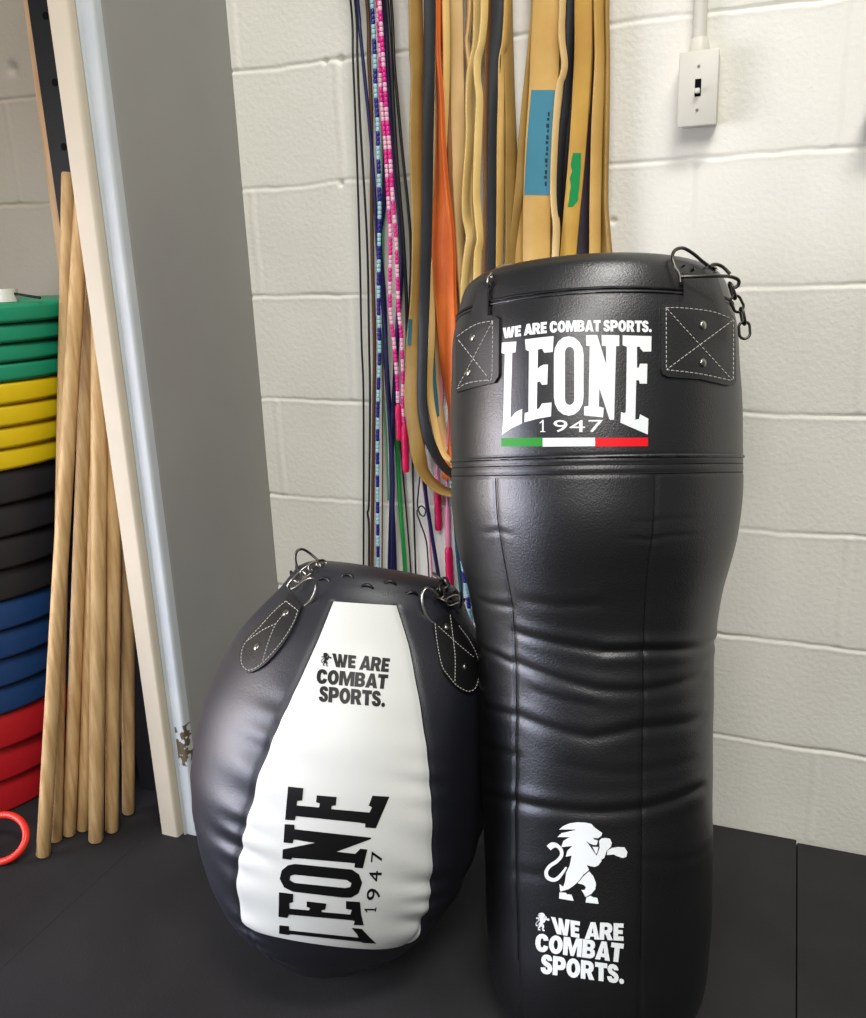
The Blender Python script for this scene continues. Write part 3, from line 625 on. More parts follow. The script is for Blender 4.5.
ringpx('d_ring', td, ZA, [(385,335),(420,318),(462,282),(505,262),(540,275),(553,315),(540,365),(515,410),(472,448)], (455, 440), (0, -.003, -.004, -.004, -.002, 0, 0, 0, .0), tb)
ringpx('d_ring', td, ZA, [(432,205),(415,160),(410,110),(425,72),(462,64),(510,92),(568,142)], (500, 330), (.03, .03, .03, .03, .035, .04, .04), tb, .0019, 'dull_steel')
refA = pos_of(td, zm([(480, 340)], *ZA)[0], .004)
chain(tb, [pxat(p, refA+np.array([0, dy, 0])) for p, dy in zip(zm([(375,320),(430,262),(480,218),(550,175),(610,160)], *ZA), (.0, .01, .02, .03, .045))], .020, .0125, .0020, 'steel')
ringpx('d_ring', td, ZB, [(240,458),(205,425),(180,370),(166,310),(166,245),(195,208),(240,225),(275,262)], (250, 430), (0, -.002, -.003, -.003, -.001, .003, .008, .012), tb)
refB = pos_of(td, zm([(300, 400)], *ZB)[0], .006)
chain(tb, [pxat(p, refB+np.array([0, dy, 0])) for p, dy in zip(zm([(255,105),(325,175),(290,250),(350,300),(430,280),(440,330)], *ZB), (.05, .04, .016, .012, .012, .012))], .020, .0125, .0020, 'dull_steel')
# lacing round the top closure
tt_ = td0.inv([(366, 585)])[1][0]
for k in range(26):
    th = -math.pi+2*math.pi*k/26; e = np.array([th, th+.10]); dt = .008 if k % 2 else -.004
    tube('lacing_loop', td.off(np.linspace(th, th+.13, 6), np.array([tt_+dt, tt_+dt+.002, tt_+dt+.003, tt_+dt+.003, tt_+dt+.002, tt_+dt]), np.array([-.001, .002, .003, .003, .002, -.001])), .0022, 'cord_black', tb, 6)

# ================================================================== resistance bands
BARZ, BARY = 1.66, -.055
rail = empty('band_rail', (-.45, 0, BARZ)); tag(rail, 'black steel rail above the bands that the bands and ropes hang from', 'rail')
tube('bar', [(-.84, BARY, BARZ), (-.24, BARY, BARZ)], .006, 'black_steel', rail, 14)
for x in (-.83, -.25):
    bmobj('bracket', box_bm(x-.012, x+.012, BARY-.008, .0, BARZ-.02, BARZ+.02, .002), 'black_steel', rail)
def ribbon(name, st, w, th, material, parent=None, n=8, patch=None):
    """st rows: x,y,z centre, phi (angle of the band's width towards the room)"""
    st = np.array(st, float); S = crspline(st, n); P = S[:, :3]; ph = S[:, 3]; T = np.gradient(P, axis=0); T /= np.linalg.norm(T, axis=1)[:, None]
    V = []; Fc = []; N = len(P); Yh = np.array([0, 1., 0])
    Q = np.cross(T, Yh); Q /= np.linalg.norm(Q, axis=1)[:, None]
    for i in range(N):
        wd = math.cos(ph[i])*Q[i]+math.sin(ph[i])*Yh; wd = wd-T[i]*(wd@T[i]); wd /= np.linalg.norm(wd); nd = np.cross(T[i], wd)
        a, b = w/2, th/2; bv = min(.0008, b*.4)
        for x, y in ((-a+bv, -b), (a-bv, -b), (a, -b+bv), (a, b-bv), (a-bv, b), (-a+bv, b), (-a, b-bv), (-a, -b+bv)): V.append(P[i]+wd*x+nd*y)
    for i in range(N-1):
        for k in range(8): Fc.append((i*8+k, i*8+(k+1) % 8, (i+1)*8+(k+1) % 8, (i+1)*8+k))
    Fc.append(tuple(range(8))[::-1]); Fc.append(tuple((N-1)*8+k for k in range(8)))
    return mesh(name, V, Fc, material, parent, auto=50)
def strand(rows, Y, w, sgn):
    """rows (py, pxL, pxR) on the wall-parallel plane at distance Y"""
    out = []
    for py, a, b in rows:
        c = onY((a+b)/2, py, -Y); l = onY(a, py, -Y)[0]; r = onY(b, py, -Y)[0]; v = min(abs(r-l)/w, 1); out.append([*c, sgn*math.acos(v)])
    return out
BG = 'resistance bands hanging on the block wall'
def band(label, rows, Y, material, sgn=1, th=.0045, zbot=None, wmul=1.03, back=.010, group=BG):
    ws = [onY(b, y, -Y)[0]-onY(a, y, -Y)[0] for y, a, b in rows]; w = max(ws)*wmul; w = max(w, .0065)
    S = strand(rows, Y, w, sgn); x0 = S[0]
    zb = zbot if zbot is not None else S[-1][2]-.35
    xb, ph = S[-1][0], S[-1][3]; dx = (S[-1][0]-S[-2][0])/(S[-1][2]-S[-2][2]+1e-9)
    z1 = S[-1][2]; dn = [[xb+dx*(z-z1)*.5, -Y, z, ph*(1-k)] for k, z in ((.4, z1-(z1-zb)*.5), (1., zb+.02))]
    xe = dn[-1][0]; Yb = Y-back
    ut = [[xe, -(Y-back*.15), zb+.006, 0], [xe, -(Y-back*.5), zb, 0], [xe, -(Y-back*.85), zb+.006, 0], [xe, -Yb, zb+.02, 0]]
    bk = [[s[0], -Yb, s[2], -s[3]] for s in dn[:1]]+[[s[0], -Yb, s[2], -s[3]] for s in S[::-1]]
    top_f = [[x0[0], -Y, 1.53, x0[3]*.5], [x0[0], BARY-.0085, BARZ-.02, 0], [x0[0], BARY-.0088, BARZ, 0], [x0[0], BARY, BARZ+.0088, 0]]
    top_b = [[x0[0], -Yb, 1.53, -x0[3]*.5], [x0[0], BARY+.0085, BARZ-.02, 0], [x0[0], BARY+.0088, BARZ, 0], [x0[0], BARY, BARZ+.0088, 0]]
    path = top_f[::-1]+S+dn+ut+bk+top_b
    o = ribbon('resistance_band', path, w, th, material); tag(o, label, 'resistance band', group); return o, w
def loopband(label, left, bottom, right, Y, material, w, th=.0045, sg=(1, 1), Yr=None):
    """wide hanging loop: left strand rows, bottom stations (px,py,phi), right strand rows"""
    Yr = Yr or Y
    S = strand(left, Y, w, sg[0]); Bt = []
    for i, (px, py, ph) in enumerate(bottom):
        k = (i+1)/(len(bottom)+1); y = Y*(1-k)+Yr*k; Bt.append([*onY(px, py, -y), ph])
    # on the right strand the path runs upwards, so the width axis flips: phi -> -phi keeps the same face forward
    Rr = [[a, b, c, -p] for a, b, c, p in strand(right, Yr, w, sg[1])]
    x0, x1 = S[0], Rr[-1]
    path = [[x0[0], BARY, BARZ+.009, 0], [x0[0], BARY-.009, BARZ, 0], [x0[0], -Y, 1.55, x0[3]]]+S+Bt+Rr+[[x1[0], -Yr, 1.55, x1[3]], [x1[0], BARY-.009, BARZ, 0], [x1[0], BARY, BARZ+.009, 0]]
    o = ribbon('resistance_band', path, w, th, material, n=8); tag(o, label, 'resistance band', BG); return o

def bandpatch(name, rows, Y, y0, y1, material, parent, w, full=None, lift=.0030, inset=0, sgn=1, k=12):
    """thin print following the tilted face of a band; rows = its own outline, full = the band's rows"""
    r = np.array(rows, float); fr = np.array(full if full is not None else rows, float); ys = np.linspace(y0, y1, k); V = []
    for lf in (lift, lift-.0006):
        for y in ys:
            a = np.interp(y, r[:, 0], r[:, 1])+inset; b = np.interp(y, r[:, 0], r[:, 2])-inset
            fa = np.interp(y, fr[:, 0], fr[:, 1]); fb = np.interp(y, fr[:, 0], fr[:, 2])
            v = min((onY(fb, y, -Y)[0]-onY(fa, y, -Y)[0])/w, 1); ph = sgn*math.acos(v)
            for x in np.linspace(a, b, 5):
                u = (x-fa)/(fb-fa)-.5; V.append(onY(x, y, -Y+u*w*math.sin(ph)-lf))
    Fc = [(i*5+j, (i+1)*5+j, (i+1)*5+j+1, i*5+j+1) for i in range(k-1) for j in range(4)]; n = 5*k
    bd = [i for i in range(5)]+[i*5+4 for i in range(1, k)]+[(k-1)*5+j for j in (3, 2, 1, 0)]+[i*5 for i in range(k-2, 0, -1)]
    Fc += [(a, b, b+n, a+n) for a, b in zip(bd, bd[1:]+bd[:1])]
    return mesh(name, V, Fc, material, parent, auto=40)
# black loop: left strand beside the orange band, right strand the next black one
loopband('matt black loop band, its bend hanging lowest of the dark bands beside the orange one',
    [(0, 425, 434.5), (70, 424, 434), (140, 424, 432), (230, 422, 431), (290, 420, 429.5), (340, 418, 428), (400, 417, 427), (430, 421, 431)],
    [(436, 455, .95), (447, 470, 1.25), (459, 477, 1.35), (474, 474, 1.3), (484, 460, 1.1)],
    [(430, 482, 492), (340, 484, 494), (255, 487, 497), (140, 489, 497.5), (70, 489.5, 500), (0, 492, 504)], .082, 'latex_black', .0185, Yr=.050)
OLR = [(0, 412, 419), (50, 412, 421), (80, 414, 421), (140, 412.5, 419.5), (230, 415, 422), (300, 413, 421), (340, 408, 420), (370, 405, 420), (405, 404.5, 418.5), (440, 408, 424)]
olv = loopband('olive tan loop band at the far left, its U bend lowest of all', OLR,
    [(423, 470, 1.15), (436, 486, 1.32), (452, 493, 1.38), (472, 493, 1.38), (490, 480, 1.2)],
    [(430, 500, 508), (340, 503, 511), (255, 507.5, 515.5), (185, 507, 516), (140, 508, 514), (85, 507, 511.5), (0, 504, 509.5)], .074, 'latex_olive', .027, Yr=.030)
bandpatch('navy_print', [(80, 420, 424), (170, 417.5, 420.5)], .074, 84, 168, 'label_navy', olv, .027, OLR, lift=.0032)
bandpatch('teal_print', [(318, 408.5, 412.5), (346, 407.5, 411)], .074, 319, 345, 'label_teal', olv, .027, OLR, lift=.0032)
loopband('narrow tan loop band right beside the orange band, curling behind the tall bag',
    [(0, 443, 448), (70, 444, 448.5), (140, 441, 446), (230, 436, 441), (283, 430, 435), (334, 429, 434), (385, 427, 432), (420, 431, 437)],
    [(441, 449, 1.0), (452, 462, 1.2), (462, 466, 1.3), (471, 460, 1.2)],
    [(400, 474, 479), (270, 474, 480), (240, 478, 482), (215, 475, 481), (190, 474, 479), (140, 475, 481), (100, 477, 482), (80, 475.5, 479.5), (60, 475, 480), (40, 480, 484), (0, 482, 487)], .040, 'latex_cream', .0125, Yr=.080)
TLR = [(0, 437, 442), (140, 436, 441), (240, 431, 436), (300, 429, 434.5), (334, 430, 436), (380, 432, 439), (417, 436, 442)]
tlp = loopband('pale tan loop band with a teal print, half hidden behind the orange band', TLR,
    [(444, 440, .9), (451, 450, 1.2), (459, 456, 1.3), (467, 450, 1.2)],
    [(400, 466, 472), (285, 461, 464), (240, 458.5, 462.5), (190, 455, 463), (140, 452, 464.5), (70, 449.5, 465), (0, 449, 463)], .022, 'latex_pale', .0235, Yr=.020)
bandpatch('teal_print', TLR, .022, 334, 416, 'label_teal', tlp, .0235, TLR, lift=.0032)
o, _ = band('bright orange flat band hanging among the tan bands', [(0, 434, 441.5), (50, 434, 441.5), (100, 434, 445), (140, 433, 446.5), (190, 432, 450), (240, 430.5, 454), (300, 434, 456), (340, 437, 458), (370, 439, 458), (410, 445, 457.5), (440, 446.5, 457.5)], .050, 'latex_orange', -1, zbot=.655)
band('thin brown edge-on band just right of the orange band', [(0, 443.5, 448), (70, 445, 449), (140, 447, 451.5), (200, 450.5, 454), (258, 455.5, 458.5), (300, 459, 463)], .028, 'latex_brown', zbot=.72, back=.008)
band('pale tan band folding like an S between two cream edges', [(0, 465.5, 472), (30, 464.5, 470), (45, 464, 468.5), (75, 466, 472), (105, 466, 474), (150, 465.5, 473), (205, 462.5, 473), (240, 466, 475), (270, 462, 471), (300, 463, 473)], .030, 'latex_pale', -1, zbot=.70, back=.008)
band('glossy cream band seen edge on, crossing toward the pale S fold', [(0, 474.5, 479.5), (25, 474.5, 479), (45, 473.5, 478.5), (60, 470.5, 475.5), (75, 468, 472), (100, 467, 470.5), (140, 467, 471), (190, 463.5, 467.5), (215, 463.5, 468), (235, 466, 473), (250, 465, 471), (270, 463, 468), (300, 461, 466)], .047, 'latex_cream', zbot=.69, back=.008)
band('dim brown band edge showing left of the second black band', [(0, 486.5, 490.5), (60, 485.5, 489), (140, 483, 488), (200, 483.5, 488.5), (260, 482, 487), (300, 482, 487)], .036, 'latex_brown', zbot=.74, back=.008)
band('slim tan band immediately right of the second black band', [(0, 505, 508), (40, 503, 506), (60, 499, 503), (100, 498, 504), (140, 497, 503), (200, 497, 502), (260, 496.5, 500.5), (300, 496, 500)], .046, 'latex_tan', zbot=.78, back=.007)
band('olive tan band slanting in from the left of the teal label', [(0, 533, 537), (35, 530.5, 535), (62, 527.5, 533), (118, 521.5, 528), (150, 518.5, 526), (185, 515.5, 524), (215, 513, 519), (255, 508.5, 514), (300, 505, 510)], .030, 'latex_olive', zbot=.80, back=.008)
band('tan sliver of band just left of the wide band with the teal label', [(0, 535, 538), (62, 530, 534), (118, 525, 529), (160, 521.5, 526), (200, 517.5, 524), (255, 515.5, 523.5), (300, 514, 522)], .022, 'latex_tan', zbot=.78, back=.008)
wideRows = [(0, 537, 559), (30, 535, 557.5), (62, 533, 556.5), (90, 531, 556), (130, 527.5, 553.5), (160, 525.5, 552), (195, 523.7, 551), (225, 523, 550.5), (255, 523, 550), (300, 522, 549)]
ob, ww = band('widest tan band, printed with a teal label', wideRows, .038, 'latex_tan', 0, wmul=1.0, zbot=.78, back=.008)
lab = bandpatch('printed_label', wideRows, .038, 90, 195, 'label_teal', ob, ww, inset=.3, sgn=0)
# small dark print marks running down the label's right side
for i in range(13):
    y = 112+i*5.8; xr = np.interp(y, [90, 195], [550.5, 546.0]); wv = 1.8+((i*7) % 3)*.5
    bandpatch('print_mark', [(y, xr-wv, xr), (y+4, xr-wv, xr)], .038, y, y+(2.8 if i % 2 else 4.2), 'label_ink', lab, ww, wideRows, lift=.0036, k=3, sgn=0)
band('wavy tan band edge along the right side of the teal label', [(0, 560, 565), (35, 559, 564), (62, 562, 567), (75, 560.5, 565.5), (90, 556, 561.5), (138, 552.5, 557.5), (185, 551, 555.5), (208, 552, 556), (227, 553.5, 558.5), (255, 552, 558), (300, 550, 556)], .050, 'latex_pale', zbot=.80, back=.006, group=BG)
band('black band with a faint grooved middle, between the teal label and the green mark', [(0, 565, 573), (62, 566.5, 572.5), (110, 561, 568.5), (130, 559, 566), (185, 556.5, 562), (213, 556.5, 561), (255, 556, 561), (300, 555, 560)], .040, 'latex_dark', zbot=.80, back=.008)
band('darker black band directly left of the gold band with green mark', [(0, 571, 579), (62, 570, 578), (110, 567, 575), (130, 564, 572), (185, 560, 567), (213, 558.5, 565), (255, 557, 562.5), (300, 556, 561)], .030, 'latex_dark', zbot=.78, back=.008)
goldRows = [(0, 577.5, 589.5), (48, 578, 588.5), (90, 575.5, 587), (125, 573, 585.5), (158, 570, 583.5), (190, 567, 581), (213, 564.5, 579), (255, 560.5, 576), (300, 557, 573)]
og, gw = band('golden tan band with a green paint mark', goldRows, .040, 'latex_gold', 0, wmul=1.0, zbot=.80, back=.008)
bm_rows = [(153, 573, 581), (160, 571.5, 581), (166, 570.5, 581), (171, 572.5, 580.5), (178, 569.5, 580), (186, 571, 579.5), (193, 569.5, 578.5), (201, 569, 578), (206, 567.5, 573)]
bandpatch('green_mark', bm_rows, .040, 153, 207, 'green_ink', og, gw, goldRows, k=24, sgn=0)
band('dusty purple-black band between the gold and the right-hand tan bands', [(0, 588.5, 595.5), (62, 587, 595), (132, 584.5, 593.5), (165, 582, 591.5), (206, 578, 589.5), (255, 575, 588.5), (300, 572, 586)], .030, 'latex_purple', zbot=.78, back=.008)
band('tan band second from the right end of the row', [(0, 595, 602), (55, 596, 603), (95, 594, 602), (132, 592, 601), (200, 590, 600), (255, 589.5, 599.5), (300, 588, 598)], .042, 'latex_tan', zbot=.80, back=.006)
band('olive tan band at the right end of the row, flaring out above the bag', [(0, 601.5, 608.5), (55, 603, 609), (95, 601.5, 609), (132, 600.5, 608.5), (200, 599.5, 607.5), (230, 600, 609.5), (255, 600, 611.5), (300, 601, 613)], .030, 'latex_olive', -1, zbot=.78, back=.008)

# ================================================================== ropes
RG = 'skipping ropes hanging on the block wall'
def px3(pts, Y): return crspline([onY(x, y, -Y) for y, x in pts], 6)
def rope(label, pts, Y, r, material, ztop=1.66, handles=None, loop=None):
    P = [onY(x, y, -Y) for y, x in pts]; P = [np.array([P[0][0]+(P[0][0]-P[1][0])*.2, -Y, 1.56]), np.array([P[0][0]+(P[0][0]-P[1][0])*.3, BARY-.006-r, BARZ])]+P if False else P
    top = P[0].copy(); t1 = np.array([top[0], BARY-.007-r, BARZ]); t2 = np.array([top[0], BARY, BARZ+.008+r])
    Q = crspline([t2, t1]+P, 6)
    root = empty('skipping_rope', tuple(P[0])); tag(root, label, 'skipping rope', RG)
    tube('cord', Q, r, material, root, 8)
    for h in handles or []: grip(root, Y, *h)
    return root
def grip(root, Y, y0, x0, y1, x1, r, material):
    a, b = onY(x0, y0, -Y), onY(x1, y1, -Y); n = 14; P = [a+(b-a)*k/n for k in range(n+1)]
    rr = [r*(.55 if k == 0 else .9 if k == 1 else 1.0+.05*math.sin(k*1.9)) for k in range(n)]+[r*.8]
    return tube('handle', P, rr, material, root, 14)
def beaded(label, pts, Y, r, m1, m2, seglen, handles=None, phase=0, top=True):
    P = px3(pts, Y)
    if top: P = np.concatenate([[[P[0][0], BARY-.009-r, BARZ]], P])
    s = np.r_[0, np.cumsum(np.linalg.norm(np.diff(P, axis=0), axis=1))]; root = empty('beaded_skipping_rope', tuple(P[0])); tag(root, label, 'skipping rope', RG)
    tube('cord', P, r*.5, 'cord_black', root, 6)
    # beads threaded on the cord: one grooved sleeve, colour changing every run of beads
    bl = .0075; V = []; Fc = []; mi = []; seg = 10; x = 0; i = 0
    while x+bl < s[-1]:
        q0 = np.array([np.interp(x+.0004, s, P[:, k]) for k in range(3)]); q1 = np.array([np.interp(x+bl-.0004, s, P[:, k]) for k in range(3)])
        v, f = tube_data([q0, q0+(q1-q0)*.15, q0+(q1-q0)*.85, q1], [r*.88, r, r, r*.88], seg, base=len(V)); V += v; Fc += f
        mi += [int(((x+phase)//seglen) % 2)]*len(f); x += bl; i += 1
    o = mesh('bead_string', V, Fc, [m1, m2], root, mi=mi, auto=60); o['kind'] = 'stuff'
    for h in handles or []: grip(root, Y, *h)
    return root
rope('thin black cable rope at the far left of all the ropes', [(0, 350.5), (60, 353), (120, 355.5), (240, 359.5), (340, 361.5), (400, 363.5), (560, 363.5), (610, 363)], .020, .0020, 'cord_black')
rope('thin black cable rope, second from the left, with a small knot low down', [(0, 355), (60, 357.5), (120, 360), (240, 367), (340, 369), (400, 370), (500, 369), (512, 367.5), (525, 369), (560, 369), (610, 369)], .026, .0022, 'cord_black')
rope('glossy navy rope slanting right past the brown cord', [(0, 357.5), (30, 360), (60, 363), (90, 366), (120, 369), (180, 374), (240, 377), (300, 382), (340, 386), (400, 388), (470, 393), (560, 392), (610, 391)], .034, .0032, 'cord_navy')
rope('dark brown leather cord between the navy rope and the blue beads', [(0, 367), (60, 369), (120, 371.5), (240, 372), (340, 374.5), (400, 374), (480, 373), (560, 372), (610, 372)], .022, .0036, 'cord_brown')
rope('slim brown cord showing right of the blue and white beads', [(0, 370), (120, 376), (200, 378), (240, 377), (300, 379), (380, 383), (400, 382.5), (480, 382.5), (560, 382), (610, 382)], .018, .0014, 'cord_brown')
beaded('blue and white beaded rope hanging left of the pink beads', [(0, 371.8), (30, 373.5), (60, 375), (92, 375.6), (120, 377.5), (148, 378), (200, 379.5), (250, 379), (300, 378.5), (355, 379.5), (400, 378), (470, 377.5), (547, 378), (600, 378)], .040, .0036, 'bead_sky', 'bead_blue', .0235)
beaded('left pink and white beaded rope of the pair, its crimson grip ending higher', [(0, 377.5), (30, 379), (60, 380.3), (92, 380.8), (120, 383), (148, 385.5), (203, 388.5), (240, 390.5), (305, 390), (338, 393.5), (378, 397), (407, 398)], .046, .0036, 'bead_pink', 'bead_rose', .024, [(404, 398, 440, 399.5, .0062, 'grip_crimson')])
beaded('right pink and white beaded rope of the pair, its crimson grip ending lower', [(120, 387), (148, 389.5), (203, 393), (240, 396), (305, 398.5), (338, 401.5), (378, 403), (407, 403), (425, 404.5)], .050, .0036, 'bead_rose', 'bead_pink', .021, [(424, 404.5, 472, 406, .0068, 'grip_crimson')], .012)
rope('black rope right of the pink beads, pulling away toward the tan band', [(0, 391), (60, 394), (100, 397.5), (148, 402), (222, 409.5), (260, 411), (300, 410), (338, 409), (380, 408)], .030, .0028, 'cord_black')
rope('black rope falling straight between the pink beads and the slanting black rope', [(0, 387), (60, 391), (118, 394), (170, 397.5), (222, 402), (260, 404.5), (300, 406.5), (345, 407), (380, 405)], .036, .0034, 'cord_black')
rope('deep navy rope behind the lower part of the pink beads', [(0, 384), (60, 387.5), (118, 391), (170, 395), (222, 400), (260, 402), (320, 398), (400, 394), (470, 391.5), (560, 394.5), (610, 395)], .020, .0048, 'cord_navy')
rope('dark navy rope hanging behind the blue and white beads', [(0, 381), (60, 383), (118, 386), (200, 384), (240, 380), (300, 384), (360, 386), (420, 390), (480, 392), (560, 390), (610, 390)], .014, .0050, 'cord_navy')
rope('mint green cord peeking out beside the lower blue beads', [(0, 379), (120, 382), (240, 383), (370, 382.5), (400, 383.5), (440, 386), (500, 388)], .013, .0022, 'cord_mint')
rope('bright green flat rope low down between the teardrop bag and the tan loop', [(0, 384), (118, 391), (170, 395), (222, 400), (320, 398), (400, 395), (455, 397.5), (500, 400), (540, 403), (567, 405), (620, 408)], .010, .0044, 'cord_green')
rope('thin black cord just right of the green rope', [(0, 385), (118, 391), (222, 400), (320, 399), (400, 397), (440, 400), (480, 403.5), (520, 407), (567, 410.5), (620, 413)], .014, .0018, 'cord_black')
rope('second thin black cord right of the green rope, hanging plumb', [(0, 415), (230, 418), (340, 414), (400, 411), (440, 412), (480, 413), (520, 414), (567, 415.5), (620, 417)], .030, .0020, 'cord_black')
rope('knotted thin black cord looping beside the crimson grips', [(0, 430), (230, 426), (340, 424), (400, 421), (470, 420), (490, 418.5), (505, 417.5), (514, 420), (516, 424), (510, 425.5), (506, 421), (512, 417), (522, 420), (540, 426), (560, 428), (580, 429), (620, 431)], .036, .0015, 'cord_black')
rope('navy rope low down, left of the crimson grips', [(0, 429), (230, 426), (340, 424), (430, 423), (486, 425), (530, 431), (573, 438), (620, 444)], .026, .0040, 'cord_navy')
rope('thin pinkish red cord low down behind the navy rope', [(0, 416), (230, 419), (340, 415), (430, 417), (500, 425), (520, 428.5), (550, 430.5), (575, 432), (620, 434)], .018, .0018, 'grip_rose')
r = rope('short crimson grip on a pale pink cord, above the tall bag side', [(0, 438), (140, 439), (240, 438), (340, 441), (400, 442), (440, 438), (478, 437)], .014, .0030, 'grip_rose', handles=[(476, 437, 492, 437.5, .0055, 'grip_rose'), (488, 437.5, 530, 438.5, .0072, 'grip_crimson')])
r = rope('pink and crimson grip hanging lowest, next to the teardrop bag ring', [(0, 438), (240, 442), (340, 447), (400, 450), (460, 447), (508, 447.5)], .022, .0030, 'grip_rose', handles=[(506, 447.5, 547, 448.5, .0058, 'grip_rose'), (546, 448.5, 588, 450, .0078, 'grip_crimson')])
rope('dark teal rope between the lowest grip and the tall bag', [(0, 439), (240, 445), (400, 452), (480, 453), (540, 456.5), (575, 459.5), (620, 464)], .014, .0040, 'cord_teal')
beaded('navy and white beaded rope next to the tall bag side', [(0, 439), (240, 446), (400, 452), (480, 452), (510, 455), (540, 459), (570, 463.5), (600, 468), (630, 472)], .022, .0042, 'bead_blue', 'bead_sky', .026)

# ================================================================== conduit, switch, fixture
cx = onY(700.5, 15, -.013)[0]; cz = onY(700, 49, -.03)[2]
cd_ = empty('electrical_conduit', (cx, -.012, 1.35)); tag(cd_, 'white painted conduit pipe running down the wall into the switch box', 'conduit')
tube('pipe', [(cx, -.013, cz+.018), (cx, -.013, 2.6)], .0098, 'ivory_plastic', cd_, 20)
tube('connector', [(cx, -.013, cz-.002), (cx, -.013, cz+.004), (cx, -.013, cz+.012), (cx, -.013, cz+.018)], [.0155, .0155, .0135, .011], 'ivory_plastic', cd_, 20)
_c = [onY(x, y, -.042) for x, y in ((680.5, 51.6), (719, 49), (716, 124.4), (676.8, 126.8))]
sx0, sx1 = (_c[0][0]+_c[3][0])/2, (_c[1][0]+_c[2][0])/2; sz0, sz1 = (_c[2][2]+_c[3][2])/2, (_c[0][2]+_c[1][2])/2
sw = empty('light_switch', ((sx0+sx1)/2, 0, sz0)); tag(sw, 'ivory surface mounted light switch box on the block wall', 'light switch')
bmobj('back_box', box_bm(sx0+.001, sx1-.001, -.036, 0, sz0+.001, sz1-.001, .004), 'ivory_plastic', sw, auto=40)
bmobj('cover_plate', box_bm(sx0-.0005, sx1+.0005, -.042, -.0355, sz0-.0005, sz1+.0005, .0025), 'ivory_plastic', sw, auto=40)
mx, mz = (sx0+sx1)/2, (sz0+sz1)/2
bmobj('switch_slot', box_bm(mx-.0045, mx+.0045, -.0426, -.0415, mz-.011, mz+.013, .0003), 'hole', sw)
bm = box_bm(mx-.0034, mx+.0034, -.052, -.042, mz-.0075, mz-.0005, .001); bmobj('toggle', bm, 'ivory_plastic', sw, auto=40)
for dz in (.030, -.030):
    tube('screw', [(mx, -.0415, mz+dz), (mx, -.0430, mz+dz)], .0022, 'steel', sw, 12)
gb = empty('wall_bracket', (.09, 0, 1.2)); tag(gb, 'dark grey metal wall fitting cut off by the right edge', 'bracket')
bmobj('back_plate', box_bm(.082, .17, -.010, 0, 1.19, 1.30, .002), 'grey_enamel', gb, auto=40)
bmobj('arm', box_bm(.080, .16, -.045, -.009, 1.205, 1.235, .004), 'grey_enamel', gb, auto=40)

# ================================================================== left corner: upright, lath, dowels, plates, hoop
up = empty('rack_upright', (-1.13, -.21, 0)); tag(up, 'black perforated steel rack upright behind the wooden dowels', 'rack upright')
bmobj('column', box_bm(-1.205, -1.055, -.25, -.17, 0, 2.2, .003), 'black_steel', up, auto=40)
for k in range(12):
    z = .35+k*.1
    for x in (-1.170,):
        tube('bolt_hole', [(x, -.2496, z), (x, -.2512, z)], .006, 'hole', up, 14)
Pl = [onY(29.5, 0, -.13), onY(42.5, 100, -.13)]; dl = (Pl[1]-Pl[0])/(Pl[0][2]-Pl[1][2])
lt = []; zt, zb_ = 1.75, 0.0
a, b = Pl[0]+dl*(Pl[0][2]-zt), Pl[0]+dl*(Pl[0][2]-zb_)
bm = bmesh.new(); w2, t2 = .009, .006; vs = []
for P0, yy in ((b, -.13), (a, -.13)):
    for sx_, sy_ in ((-1, -1), (1, -1), (1, 1), (-1, 1)): vs.append(bm.verts.new((P0[0]+sx_*w2, yy+sy_*t2, P0[2])))
for f in ((3, 2, 1, 0), (4, 5, 6, 7), (0, 1, 5, 4), (1, 2, 6, 5), (2, 3, 7, 6), (3, 0, 4, 7)): bm.faces.new([vs[i] for i in f])
bmesh.ops.bevel(bm, geom=bm.edges[:], offset=.001, segments=2, affect='EDGES', profile=.5)
tag(bmobj('wooden_lath', bm, 'lath_wood', auto=40), 'thin pale wooden lath leaning behind the rack upright at the top left', 'lath')

DG = 'wooden dowels leaning beside the partition'
dl_ = [((43, 857), (84, 172), .0128, -.300, 'frontmost wooden dowel, its foot nearest the plates and lowest in the photo'),
       ((55.5, 842), (69, 173), .0122, -.264, 'wooden dowel whose top end shows against the black rack upright'),
       ((69, 836), (95, 150), .0122, -.265, 'wooden dowel with the third foot from the left'),
       ((83, 831), (108, 150), .0115, -.264, 'wooden dowel half hidden behind the thick one, fourth foot from the left'),
       ((96, 842), (101, 150), .0138, -.300, 'thickest wooden dowel, standing forward in the middle of the bunch'),
       ((112, 832), (116, 150), .0126, -.290, 'wooden dowel second from the right'),
       ((128.5, 814), (127, 150), .0122, -.266, 'rightmost wooden dowel, standing apart nearest the white trim')]
for (bx, by), (tx, ty), r, ty3, lb in dl_:
    a = onZ(bx, by, 0); b = onY(tx, ty, ty3)
    if b[0] > -1.063: b = a+(b-a)*((-1.063-a[0])/(b[0]-a[0]))
    d = (b-a)/np.linalg.norm(b-a); a = a+d*(.004)
    P = [a+d*.0, a+d*.0025]+[a+(b-a)*k/10 for k in range(1, 10)]+[b-d*.0025, b]
    rr = [r*.90, r]+[r]*9+[r, r*.9]
    o = tube('wooden_dowel', P, rr, 'wood', None, 20); tag(o, lb, 'wooden pole', DG)

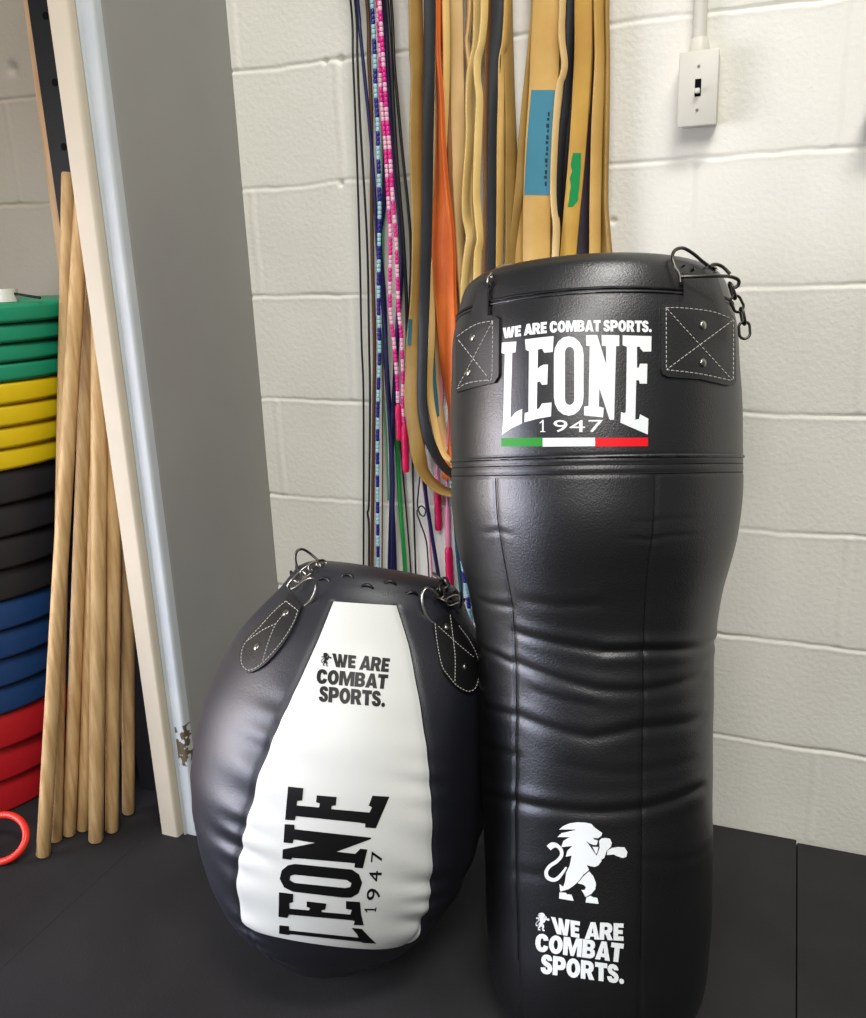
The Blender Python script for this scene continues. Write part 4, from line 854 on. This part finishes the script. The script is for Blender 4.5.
# bumper plates: lathe with hub and lip
def plate_mesh(R, h):
    prof = [(.026, 0), (.075, 0), (.080, h*.12), (.150, h*.12), (.160, 0), (R-.006, 0), (R-.0015, .0025), (R, .007), (R-.0012, h*.5), (R, h-.007), (R-.0015, h-.0025), (R-.006, h), (.160, h), (.150, h*.88), (.080, h*.88), (.075, h), (.026, h)]
    V = []; Fc = []; S = 96; n = len(prof)
    for k in range(S):
        a = 2*math.pi*k/S
        for r, z in prof: V.append((r*math.cos(a), r*math.sin(a), z))
    for k in range(S):
        k2 = (k+1) % S
        for i in range(n): j = (i+1) % n; Fc.append((k*n+i, k*n+j, k2*n+j, k2*n+i) if True else 0)
    me = bpy.data.meshes.new('weight_plate'); me.from_pydata(V, [], Fc)
    bm = bmesh.new(); bm.from_mesh(me); bmesh.ops.recalc_face_normals(bm, faces=bm.faces[:]); bm.to_mesh(me); bm.free()
    me.polygons.foreach_set('use_smooth', [True]*len(me.polygons)); me.set_sharp_from_angle(angle=math.radians(45)); return me
levels = [('red', 3, 0, .227), ('blue', 4, .227, .467), ('black', 4, .467, .715), ('yellow', 4, .715, .870), ('green', 4, .870, 1.0)]
ordn = {3: ['bottom', 'middle', 'top'], 4: ['lowest', 'second lowest', 'second highest', 'topmost']}
for col, n, z0, z1 in levels:
    h = (z1-z0)/n; me = plate_mesh(.232, h-.0012); me.materials.append(MATS['plate_'+col])
    for k in range(n):
        z = z0+k*h+.0004; zc = z+h/2
        o = bpy.data.objects.new('weight_plate', me); COL.objects.link(o)
        o.location = (-1.585+(zc-.19)*.2+random.uniform(-.002, .002), -.30+random.uniform(-.002, .002), z); o.rotation_euler = (0, 0, random.uniform(0, 6))
        tag(o, '%s %s rubber weight plate in the stack at the left edge' % (ordn[n][k], col), 'weight plate', 'stacked weight plates')
cl = empty('spring_collar', (-1.30, -.33, 1.0)); tag(cl, 'small pale collar lying on the top green plate', 'collar')
pc = onY(8, 294, -.33)
tube('ring', [(pc[0], -.33, 1.0005), (pc[0], -.33, 1.022)], .016, 'ivory_plastic', cl, 20)
tube('lever', [(pc[0]+.012, -.33, 1.014), (pc[0]+.075, -.335, 1.006)], .0022, 'black_steel', cl, 8)
# red hoop
hc = onZ(1, 838, .035); P = []
for k in range(40):
    a = 2*math.pi*k/40; P.append(hc+np.array([(.056*math.cos(a)), .030*math.sin(a), .029*math.sin(a)+.0]))
hp = tube('plastic_hoop', P, .0065, 'hoop', None, 12, True); tag(hp, 'bright red-orange plastic hoop on the mat before the plate stack', 'hoop')
